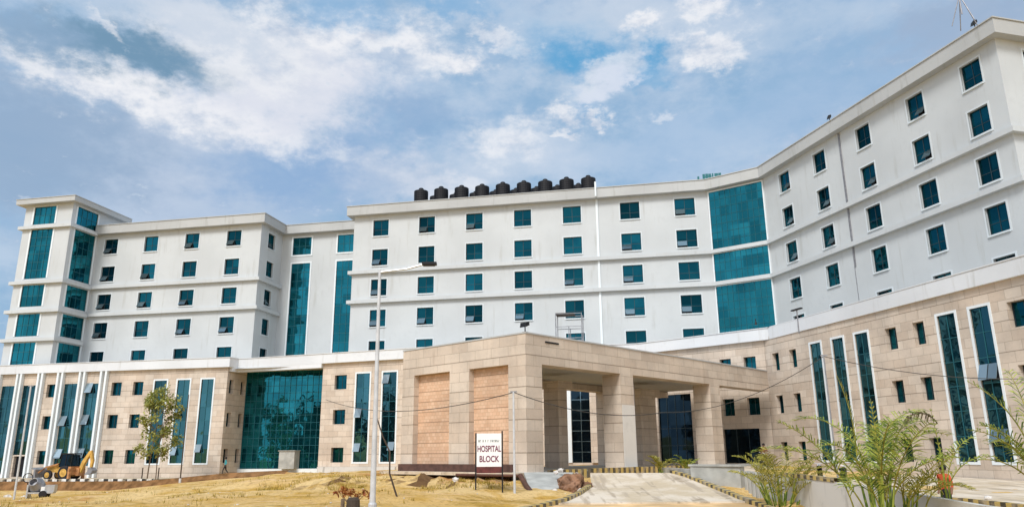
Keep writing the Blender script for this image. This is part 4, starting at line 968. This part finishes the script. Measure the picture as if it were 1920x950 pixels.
p = CF(45.3, 73.4); person((p[0], p[1], at_ground(p[0], p[1]) - .02), R_(195), M['teal_shirt'], M['dark_cloth'], 'person in a teal shirt and dark trousers walking along the road by the podium', walk)
person((14.8, 27.0, at_ground(14.8, 27.0) - .02), R_(200), M['orange_shirt'], M['dark_cloth'], 'person in an orange-red shirt standing behind the palms at the right', stand)
person((20.6, 64.0, -1.14), R_(230), M['maroon_shirt'], M['dark_cloth'], 'person in a maroon shirt standing before the dark entrance right of the porch', stand)
# motorcycles near the right entrance
def motorcycle(loc, rz, label, first=[None]):
    if first[0] is not None:
        o = copy_tree(first[0]); o.location = loc; o.rotation_euler = (0, 0, rz); o['label'] = label; return o
    g = empty('motorcycle', loc, label, 'motorcycle', 'motorcycles parked by the right wing', rz)
    for x in (-.62, .65):
        mb = MB(); mb.lathe((x, -.05, .31), [(.2, 0), (.29, .0), (.31, .03), (.31, .07), (.29, .1), (.2, .1)], 18, axis='y'); w = mb.build('wheel', M['tyre'], g, weld=True)
        mb = MB(); mb.lathe((x, -.04, .31), [(.03, -.01), (.05, 0), (.2, .02), (.2, .06), (.05, .08)], 14, axis='y'); mb.build('rim', M['galv'], w)
    mb = MB(); prism(mb, [(-.3, .35), (.25, .3), (.3, .55), (.45, .85), (.1, .9), (-.05, .72), (-.35, .7)], -.13, .13); mb.build('body', M['blackmetal'], g)
    mb = MB(); prism(mb, [(-.75, .78), (-.05, .72), (.02, .8), (-.3, .84), (-.78, .9)], -.12, .12); mb.build('seat', M['black'], g)
    mb = MB(); mb.tube([(.68, .0, .31), (.45, 0, .95)], .035, 8); mb.tube([(.4, -.35, 1.05), (.45, 0, .98), (.4, .35, 1.05)], .018, 6); mb.build('handlebar', M['galv'], g)
    mb = MB(); mb.lathe((.56, -.09, .86), [(.02, 0), (.08, .02), (.1, .09), (.1, .16), (.03, .18)], 12, axis='y'); mb.build('headlight', M['white'], g)
    mb = MB(); mb.tube([(0, -.16, .3), (-.7, -.18, .38)], .04, 8); mb.build('exhaust', M['galv'], g)
    first[0] = g; return g
motorcycle((20.0, 62.6, -1.14), R_(60), 'dark motorcycle standing before the dark entrance right of the porch')
motorcycle((16.6, 42.5, at_ground(16.6, 42.5) + .12), R_(70), 'dark motorcycle parked behind the white wall, nearer the entrance')
motorcycle((17.5, 41.6, at_ground(17.5, 41.6) + .12), R_(60), 'dark motorcycle parked behind the white wall, nearer the slit windows')

# ------------------------------------------------------------------ plants
def leaf_quad(mb, c, d, up, ln, wd):
    d = d.normalized(); s = d.cross(up)
    if s.length < 1e-3: s = d.cross(Vector((1, 0, 0)))
    s.normalize(); s *= wd / 2
    mb.face([c, c + d * ln * .5 + s, c + d * ln, c + d * ln * .5 - s])
def crown(mb, c, r, n, size, rg, lobes=9, gap=.55):
    cs = []
    for k in range(lobes):
        a = rg.uniform(0, 6.28); rr = math.sqrt(rg.random()); h = rg.uniform(-.8, .9)
        cs.append((Vector((c[0] + r[0] * rr * math.cos(a), c[1] + r[1] * rr * math.sin(a), c[2] + r[2] * h * (1 - .3 * rr))), rg.uniform(.22, gap) * min(r[0], r[2])))
    for i in range(n):
        q, rad = rg.choice(cs); v = Vector((rg.gauss(0, 1), rg.gauss(0, 1), rg.gauss(0, 1))).normalized() * rad * rg.random() ** .4
        d = Vector((rg.gauss(0, 1), rg.gauss(0, 1), rg.gauss(-.3, .7))); leaf_quad(mb, q + v, d, Vector((rg.gauss(0, .4), rg.gauss(0, .4), 1)), size * rg.uniform(.6, 1.3), size * .45)
    return cs
rg = random.Random(21)
# sapling by the podium
tx, ty = CF(51.9, 70.9); tzz = -2.35
g = empty('sapling_tree', (tx, ty, tzz), 'young leafy tree with two thin stems in front of the left podium', 'tree')
lb = MB(); cs = crown(lb, (.15, 0, 5.5), (2.1, 1.6, 4.3), 2500, .42, rg, 44, .33)
tr = MB(); tr.tube([(-.5, 0, 0), (-.45, .05, 1.6), (-.3, 0, 3.4), (-.1, 0, 5.4), (0, 0, 7.4)], .07, 7, r1=.02); tr.tube([(.35, .1, 0), (.3, .1, 1.8), (.4, 0, 3.5), (.5, 0, 5.5), (.45, 0, 7.6)], .06, 7, r1=.02)
for q, rad in cs:
    b = Vector((-.3 if q.x < 0 else .4, 0, max(2.2, q.z - 1.0))); tr.tube([b, b.lerp(q, .5) + Vector((0, 0, .1)), q], .03, 5, r1=.012)
tr.build('trunk', M['bark'], g); lb.build('crown', M['leaf_tree'], g)
mb = MB()
for (x, y) in ((-.9, -.3), (.75, -.3)): mb.tube([(x, y, 0), (x, y, 1.25)], .06, 6)
mb.build('guard_stakes', M['bamboo'], g)
# palms
def frond(mb, st, base, az, L_, el0, el1, nl, ll, rg, lw=.045, droop=.35, skip=0.0, vee=.5):
    p = Vector(base); pts = [p.copy()]; n = 14; tang = []
    for i in range(n):
        e = el0 + (el1 - el0) * (i / (n - 1)) ** 1.15; d = Vector((math.cos(e) * math.cos(az), math.cos(e) * math.sin(az), math.sin(e))); tang.append(d)
        p = p + d * (L_ / n); pts.append(p.copy())
    st.tube(pts, .022, 5, caps=False, r1=.006)
    for k in range(nl):
        t = .14 + .86 * (k + rg.random() * .5) / nl; i = min(n - 1, int(t * n)); q = pts[i].lerp(pts[i + 1], t * n - i); d = tang[i]
        side = d.cross(Vector((0, 0, 1))); side = side.normalized() if side.length > .05 else Vector((-math.sin(az), math.cos(az), 0)); up = side.cross(d)
        l = ll * (math.sin(math.pi * min(1, t * .82 + .14)) ** .6) * rg.uniform(.8, 1.12)
        for s in (-1, 1):
            if rg.random() < skip: continue
            v = (side * s * .72 + d * .62 + up * vee * rg.uniform(.3, 1.0)).normalized(); tip = q + v * l + Vector((0, 0, -droop * l * rg.uniform(.6, 1.3)))
            mid = q + v * l * .55 + Vector((0, 0, -droop * l * .12)); w = d * lw * .5
            mb.face([q - w * .5, q + w * .5, mid + w, mid - w]); mb.face([mid - w, mid + w, tip])
def palm(loc, label, fronds, mat, stems, rg, mat2=None, name='areca_palm', cat='palm', sc=1.0):
    g = empty(name, loc, label, cat); st = MB()
    for (a, b) in stems: st.tube([a, Vector(a).lerp(Vector(b), .5), b], .04, 6, r1=.028)
    for i, fr in enumerate(fronds):
        m = fr.get('mat', mat); fb = MB(); sb = MB()
        frond(fb, sb, fr['b'], fr['az'], fr['L'], fr['e0'], fr['e1'], fr['n'], fr['l'], rg, fr.get('lw', .045), fr.get('droop', .35), fr.get('skip', 0.), fr.get('vee', .5))
        fo = fb.build('frond', m, g); sb.build('midrib', m if fr.get('mat') else M['leaf_yellow'], fo)
    st.build('stems', M['leaf_green'], g); g.scale = (sc,) * 3; return g
def clump(n, h, rg, L0=(1.2, 2.2), el=(50, 88), leafl=.5, spread=.3, e1=(-40, 20), nl=22, **kw):
    fr = []; stems = []
    for i in range(n):
        a = rg.uniform(0, 6.283); r = spread * rg.random(); b0 = (r * math.cos(a), r * math.sin(a), 0); hh = h * rg.uniform(.25, 1.0)
        b1 = (b0[0] * 1.8, b0[1] * 1.8, hh); stems.append((b0, b1))
        fr.append(dict(b=b1, az=a + rg.uniform(-.6, .6), L=rg.uniform(*L0), e0=R_(rg.uniform(*el)), e1=R_(rg.uniform(*e1)), n=nl, l=leafl * rg.uniform(.8, 1.15), **kw))
    return fr, stems
rg = random.Random(5)
z = at_ground(10.9, 33) - .05
fr, st = clump(24, 1.25, rg, (1.0, 2.1), (50, 88), .5, .6, (-30, 50), 24, lw=.04, skip=.1)
fr += [dict(b=(.5, 0, .9), az=R_(5), L=2.1, e0=R_(75), e1=R_(-75), n=20, l=.4, lw=.04, droop=.6)]
palm((11.1, 33.0, z), 'bushy yellow-green palm left of the white wall, below the porch end', fr, M['leaf_yellow'], st, rg)
z = at_ground(10.4, 23) - .05
fr, st = clump(17, 1.5, rg, (1.9, 3.3), (45, 88), .62, .40, (-55, 30), 28, lw=.042, skip=.12)
fr += [dict(b=(-.35, 0, 1.8), az=R_(165), L=2.0, e0=R_(92), e1=R_(72), n=26, l=.30, mat=M['leaf_yellow'], lw=.04, vee=.2, droop=.1),
       dict(b=(.1, 0, 1.2), az=R_(170), L=1.5, e0=R_(60), e1=R_(-50), n=20, l=.4),
       dict(b=(.2, 0, 1.4), az=R_(80), L=1.8, e0=R_(88), e1=R_(84), n=12, l=.16, mat=M['leaf_yellow'], vee=.1, droop=0.)]
palm((10.55, 23.0, z), 'large green palm with feathery fronds at lower right, in front of the white wall', fr, M['leaf_green'], st, rg, sc=1.18)
z = at_ground(11.6, 24) - .05
fr, st = clump(15, 1.0, rg, (1.1, 2.3), (45, 88), .52, .4, (-30, 40), 22, lw=.036, skip=.12, mat=M['leaf_yellow'])
palm((11.75, 24.0, z), 'yellowish palm bush at lower right, right of the large green palm', fr, M['leaf_yellow'], st, rg)
z = at_ground(13.1, 24) - .05
fr = [dict(b=(0.05, 0, 2.9), az=R_(172), L=1.25, e0=R_(60), e1=R_(-80), n=18, l=.38, mat=M['leaf_dry'], droop=.9, lw=.05),
      dict(b=(0, 0, 1.7), az=R_(95), L=1.7, e0=R_(88), e1=R_(80), n=10, l=.15, droop=.1, vee=.1), dict(b=(.1, 0, 1.2), az=R_(10), L=1.8, e0=R_(75), e1=R_(20), n=18, l=.55, skip=.2), dict(b=(.1, 0, 1.0), az=R_(-10), L=1.9, e0=R_(65), e1=R_(-10), n=18, l=.5, skip=.2),
      dict(b=(-.1, 0, .8), az=R_(185), L=1.4, e0=R_(70), e1=R_(-10), n=18, l=.45)]
palm((13.15, 24.0, z), 'tall thin palm whose top frond hangs brown and dry to the left', fr, M['leaf_green'], [((0, 0, 0), (0, 0, 2.2)), ((.1, 0, 0), (.1, 0, 1.3)), ((-.1, .1, 0), (-.1, .1, .9))], rg)
z = at_ground(13.9, 20) - .05
fr = [dict(b=(0, 0, 1.4), az=R_(150), L=2.2, e0=R_(85), e1=R_(35), n=20, l=.5, skip=.15, lw=.03), dict(b=(0, 0, 1.2), az=R_(190), L=1.7, e0=R_(75), e1=R_(5), n=18, l=.45, skip=.15, lw=.03), dict(b=(.1, 0, 1.6), az=R_(90), L=2.0, e0=R_(88), e1=R_(60), n=20, l=.5, lw=.03),
      dict(b=(0, 0, .9), az=R_(175), L=1.5, e0=R_(60), e1=R_(-10), n=18, l=.4, skip=.2, lw=.03)]
fr += [dict(b=(0, 0, 1.0), az=R_(160 + 25 * k), L=1.7 + .2 * k, e0=R_(82 - 9 * k), e1=R_(25 - 20 * k), n=22, l=.5, skip=.1, lw=.032) for k in range(4)]
palm((13.35, 20.0, z), 'thin feathery palm cut off by the right edge of the picture', fr, M['leaf_green'], [((0, 0, 0), (0, 0, 1.4)), ((.1, 0, 0), (.1, 0, 1.6))], rg, sc=1.2)
for (px, py, m, l) in ((8.75, 46.5, 'leaf_yellow', 'yellowing young palm against the shaded column under the porch'), (10.3, 46.8, 'leaf_green', 'green young palm before the dark entrance glass under the porch')):
    fr, st = clump(9, .5, rg, (.7, 1.2), (40, 85), .3, .15, (-30, 30), 14, lw=.05)
    palm((px, py, -1.25), l, fr, M[m], st, rg, name='young_palm')
# rusty bush and stump
z = at_ground(-6.15, 30) - .02
g = empty('rust_red_bush', (-6.2, 30.2, z), 'rust-red dry bush low on the sand, left of the white street lamp', 'bush')
lb = MB(); crown(lb, (0.05, 0, .52), (.75, .5, .22), 420, .15, rg, 9, .6); tr = MB()
for k in range(7): a = k * .9; tr.tube([(0, 0, 0), (.5 * math.cos(a), .3 * math.sin(a), .5)], .02, 5, r1=.008)
tr.build('stems', M['bark'], g); lb.build('leaves', M['leaf_rust'], g)
g = empty('tree_stump', (-5.95, 29.2, at_ground(-5.95, 29.2) - .05), 'dark grey stump below the rust-red bush', 'stump')
mb = MB(); mb.lathe((0, 0, 0), [(.3, 0), (.26, .15), (.24, .42), (.18, .5), (.02, .51)], 12); mb.build('wood', M['bamboo'], g); mb = MB(); mb.lathe((-.4, .05, 0), [(.08, 0), (.07, .45), (.01, .47)], 8); mb.build('shoot', M['bark'], g)
# dry grass on the mound, one object
mb = MB(); rg = random.Random(11)
for i in range(1900):
    if rg.random() < .55: x, y = rg.uniform(-17, -.3), rg.gauss(41.3, 1.6)
    else: x, y = rg.uniform(-34, 1), rg.uniform(29, 58)
    if mn.noise((x * .3, y * .3, 2.2)) < -.05 or x > 1.0 - (43 - y) * .45 or y > 60: continue
    v = Vector((x, y)) - A
    if v.dot(e1) > -.6 and v.dot(e2) > -.3: continue
    z = terrain(x, y) - .02
    for k in range(7):
        a = rg.uniform(0, 6.28); h = rg.uniform(.07, .24); lean = rg.uniform(.3, .9) * h; w = .012 + .01 * rg.random(); bx_ = x + rg.gauss(0, .1); by_ = y + rg.gauss(0, .1)
        ca, sa = math.cos(a), math.sin(a)
        mb.face([(bx_ - sa * w, by_ + ca * w, z), (bx_ + sa * w, by_ - ca * w, z), (bx_ + ca * lean, by_ + sa * lean, z + h)])
o = mb.build('dry_grass', M['grass']); o['kind'] = 'stuff'
# pebbles, one object
mb = MB()
for i in range(260):
    x, y = rg.uniform(-30, 10), rg.uniform(28, 60)
    v = Vector((x, y)) - A
    if v.dot(e1) > -.6 and v.dot(e2) > -.6: continue
    if x > 2 and y < 43: z = -9
    z = terrain(x, y); r = rg.uniform(.015, .05)
    mb.lathe((x, y, z - r * .3), [(r * .6, 0), (r, r * .5), (r * .5, r)], 5)
o = mb.build('pebbles', M['rock']); o['kind'] = 'stuff'
# wood behind the camera, seen only mirrored in the glass
mb = MB(); rg = random.Random(2)
for i in range(64):
    a = R_(172 + i * 2.25); d_ = rg.uniform(62, 84); h = rg.uniform(8, 14); x, y = d_ * math.sin(a), d_ * math.cos(a)
    crown(mb, (x, y, h * .5 - 2.5), (3.4, 3.4, h * .5), 150, 2.0, rg, 8, .85)
o = mb.build('far_wood', M['wood']); o['kind'] = 'stuff'

# ------------------------------------------------------------------ sky and sun
SUN_AZ, SUN_EL = R_(203), R_(47)
wd = bpy.data.worlds.new('World'); scene.world = wd; wd.use_nodes = True; nt = wd.node_tree
for n in list(nt.nodes): nt.nodes.remove(n)
out = nt.nodes.new('ShaderNodeOutputWorld')
sky = nt.nodes.new('ShaderNodeTexSky'); sky.sky_type = 'NISHITA'; sky.sun_disc = False; sky.sun_elevation = SUN_EL; sky.sun_rotation = SUN_AZ; sky.altitude = 100; sky.air_density = 1.2; sky.dust_density = 1.5; sky.ozone_density = 1.5
def mth(op, a, b=None, c=None):
    n = nt.nodes.new('ShaderNodeMath'); n.operation = op
    for i, v in enumerate((a, b, c)):
        if v is None: continue
        if hasattr(v, 'is_output'): lk(nt, v, n.inputs[i])
        else: n.inputs[i].default_value = v
    return n.outputs[0]
tc = nt.nodes.new('ShaderNodeTexCoord'); sp = nt.nodes.new('ShaderNodeSeparateXYZ'); lk(nt, tc.outputs['Generated'], sp.inputs[0])
az = mth('ARCTAN2', sp.outputs[0], sp.outputs[1]); el = mth('ARCSINE', sp.outputs[2])
cmb = nt.nodes.new('ShaderNodeCombineXYZ'); lk(nt, mth('MULTIPLY', az, 1.0), cmb.inputs[0]); lk(nt, mth('MULTIPLY', el, 1.7), cmb.inputs[1])
def fbm(scale, detail=6, rough=.55, off=0.0, dist=0.0):
    n = nd(nt, 'ShaderNodeTexNoise', Scale=scale, Detail=detail, Roughness=rough, Distortion=dist)
    v = nd(nt, 'ShaderNodeVectorMath', operation='ADD'); lk(nt, cmb.outputs[0], v.inputs[0]); v.inputs[1].default_value = (off, off * .7, off * 1.3)
    lk(nt, v.outputs[0], n.inputs[0]); return n
wn = fbm(5.0, 5, .6, 3.0); ws = nt.nodes.new('ShaderNodeSeparateXYZ'); lk(nt, wn.outputs['Color'], ws.inputs[0])
wn2 = fbm(16.0, 5, .65, 8.0); ws2 = nt.nodes.new('ShaderNodeSeparateXYZ'); lk(nt, wn2.outputs['Color'], ws2.inputs[0])
wn3 = fbm(42.0, 5, .65, 2.0); ws3 = nt.nodes.new('ShaderNodeSeparateXYZ'); lk(nt, wn3.outputs['Color'], ws3.inputs[0])
azw = mth('ADD', mth('MULTIPLY_ADD', ws3.outputs[0], .05, -.025), mth('ADD', az, mth('ADD', mth('MULTIPLY_ADD', ws.outputs[0], .14, -.07), mth('MULTIPLY_ADD', ws2.outputs[0], .09, -.045))))
elw = mth('ADD', mth('MULTIPLY_ADD', ws3.outputs[1], .034, -.017), mth('ADD', el, mth('ADD', mth('MULTIPLY_ADD', ws.outputs[1], .09, -.045), mth('MULTIPLY_ADD', ws2.outputs[1], .06, -.03))))
n_mid = fbm(9.0, 7, .6, 1.0).outputs[0]; n_fine = fbm(24.0, 7, .62, 5.0).outputs[0]; n_big = fbm(2.6, 5, .55, 11.0).outputs[0]
pit, F_ = .2593385, 1409.27
def pxdir(x, y):
    X, Y = x - 960, 475 - y; cr, sr = math.cos(.00869), math.sin(.00869); u, v = X * cr + Y * sr, -X * sr + Y * cr
    c, s = math.cos(pit), math.sin(pit); d = Vector((u, F_ * c - v * s, F_ * s + v * c)).normalized(); return math.atan2(d.x, d.y), math.asin(d.z)
def blob(x, y, rx, ry, rot=0, k=.85, lo=.08, hi=.92):
    a0, e0 = pxdir(x, y); ce = math.cos(e0); r = R_(rot); cr, sr = math.cos(r), math.sin(r)
    da = mth('MULTIPLY', mth('SUBTRACT', azw, a0), ce); de = mth('SUBTRACT', elw, e0)
    p = mth('DIVIDE', mth('ADD', mth('MULTIPLY', da, cr), mth('MULTIPLY', de, sr)), rx / 1450); q = mth('DIVIDE', mth('SUBTRACT', mth('MULTIPLY', de, cr), mth('MULTIPLY', da, sr)), ry / 1450)
    g = mth('EXPONENT', mth('MULTIPLY', mth('ADD', mth('MULTIPLY', p, p), mth('MULTIPLY', q, q)), -1.0))
    g = mth('ADD', g, mth('MULTIPLY', mth('MULTIPLY_ADD', n_fine, 1.0, -.5), k)); return ramp(nt, g, lo, hi)
SKY_BASE, PALE, WHITE, DARK, BLUE, LILAC = (.27, .46, .68), (.53, .65, .80), (.97, .97, .99), (.18, .325, .47), (.075, .37, .68), (.57, .65, .79)
col = mixrgb(nt, ramp(nt, n_mid, .38, .66), SKY_BASE, PALE)
col = mixrgb(nt, mth('MULTIPLY', ramp(nt, n_big, .42, .62), .5), col, (.40, .55, .76))
whitev = mixrgb(nt, ramp(nt, mth('ADD', mth('MULTIPLY', n_fine, .55), mth('MULTIPLY', n_mid, .45)), .36, .58), (.60, .67, .79), WHITE)
def paint(c, x, y, rx, ry, rot=0, s=1.0, **k):
    global col
    if c is WHITE: c = whitev
    col = mixrgb(nt, mth('MULTIPLY', blob(x, y, rx, ry, rot, **k), s), col, c)
paint(LILAC, 420, 330, 260, 120, 0, .7); paint(LILAC, 300, 300, 260, 150, 0, .5); paint((.30, .46, .70), 600, 315, 240, 85, 8, 1.0); paint((.29, .42, .60), 60, 270, 190, 130, 0, .85)
paint(PALE, 350, 40, 420, 60, -5, .8); paint(WHITE, 340, 195, 270, 58, -8, 1.0); paint(WHITE, 180, 165, 110, 32, -15, .9); paint((.80, .82, .90), 560, 165, 190, 90, 5, .95)
paint(DARK, 255, 92, 200, 44, 4, 1.0); paint((.30, .44, .62), 60, 60, 90, 30, -10, .7); paint((.74, .79, .87), 430, 55, 190, 45, -8, .75); paint(WHITE, 480, 120, 130, 40, -12, .7); paint(WHITE, 700, 75, 190, 50, -6, .95); paint(WHITE, 860, 112, 60, 26, 0, .95); paint(WHITE, 560, 60, 110, 40, -30, .75)
paint(WHITE, 210, 40, 50, 10, -30, .6); paint((.30, .46, .68), 730, 108, 60, 22, 0, .6); paint((.22, .45, .72), 640, 22, 90, 34, 0, .7); paint((.20, .44, .72), 860, 10, 110, 24, 0, .75); paint(WHITE, 950, 68, 60, 18, -20, .8)
paint(BLUE, 1080, 92, 120, 62, -20, .9, k=.9); paint(BLUE, 1225, 118, 45, 24, 35, .8, k=.8); paint((.15, .42, .70), 1230, 150, 60, 18, 20, .5, k=.8); paint((.18, .42, .70), 1090, 205, 40, 20, 0, .5)
paint((.70, .77, .87), 1180, 40, 260, 60, -5, .6); paint(WHITE, 1140, 150, 90, 30, 25, .6); paint((.68, .75, .86), 1000, 300, 260, 60, 0, .6); paint(WHITE, 1215, 58, 48, 20, 10, .9); paint(WHITE, 1345, 92, 62, 26, -5, .95); paint(WHITE, 1335, 12, 50, 24, -15, .85); paint((.74, .80, .92), 1150, 165, 70, 20, 20, .8); paint(WHITE, 1045, 222, 36, 22, 0, .85, k=.7); paint(WHITE, 1108, 222, 28, 14, 0, .85, k=.7); paint(WHITE, 1050, 258, 26, 12, 0, .8); paint(WHITE, 945, 255, 70, 46, 0, .75); paint(WHITE, 1262, 212, 22, 12, 0, .7)
paint(WHITE, 830, 350, 95, 38, -10, .8); paint(LILAC, 760, 340, 120, 50, 0, .6); paint((.40, .56, .77), 1300, 260, 260, 70, 10, .6); paint((.38, .53, .74), 1620, 170, 220, 90, 20, .6); paint((.27, .43, .66), 790, 215, 90, 40, 0, .6); paint((.36, .46, .62), 1860, 30, 170, 60, 0, .7); paint(LILAC, 1520, 270, 110, 34, 25, .5); paint(PALE, 1560, 40, 160, 40, 0, .5)
# whiter overcast towards the sun side behind the viewer, pale at the horizon
col = mixrgb(nt, ramp(nt, sp.outputs[1], .1, -.4), col, mixrgb(nt, ramp(nt, n_mid, .4, .65), (.88, .98, 1.12), (1.22, 1.25, 1.30)))
b1 = nd(nt, 'ShaderNodeBackground', Strength=.06); lk(nt, sky.outputs[0], b1.inputs[0]); b2 = nd(nt, 'ShaderNodeBackground', Strength=.5); lk(nt, col, b2.inputs[0])
mx = nt.nodes.new('ShaderNodeMixShader'); mx.inputs[0].default_value = .9; lk(nt, b1.outputs[0], mx.inputs[1]); lk(nt, b2.outputs[0], mx.inputs[2]); lk(nt, mx.outputs[0], out.inputs[0])
sd = bpy.data.lights.new('sun', 'SUN'); sd.energy = 1.45; sd.angle = R_(18); sd.color = (1, .975, .93)
so = bpy.data.objects.new('sun', sd); link(so); S = Vector((math.sin(SUN_AZ) * math.cos(SUN_EL), math.cos(SUN_AZ) * math.cos(SUN_EL), math.sin(SUN_EL)))
so.rotation_euler = (-S).to_track_quat('-Z', 'Y').to_euler(); so.location = S * 60

# ------------------------------------------------------------------ camera
cam = bpy.data.cameras.new('camera'); cam.lens = F_ / 1920 * 36; cam.sensor_width = 36; cam.clip_end = 5000; cam.clip_start = .1
co = bpy.data.objects.new('camera', cam); link(co)
co.matrix_world = Matrix.Rotation(math.pi / 2 + pit, 4, 'X') @ Matrix.Rotation(-.0086911, 4, 'Z')
scene.camera = co
scene.view_settings.view_transform = 'Standard'; scene.view_settings.look = 'None'; scene.view_settings.gamma = 1; scene.view_settings.exposure = 1.0
scene.cycles.max_bounces = 6
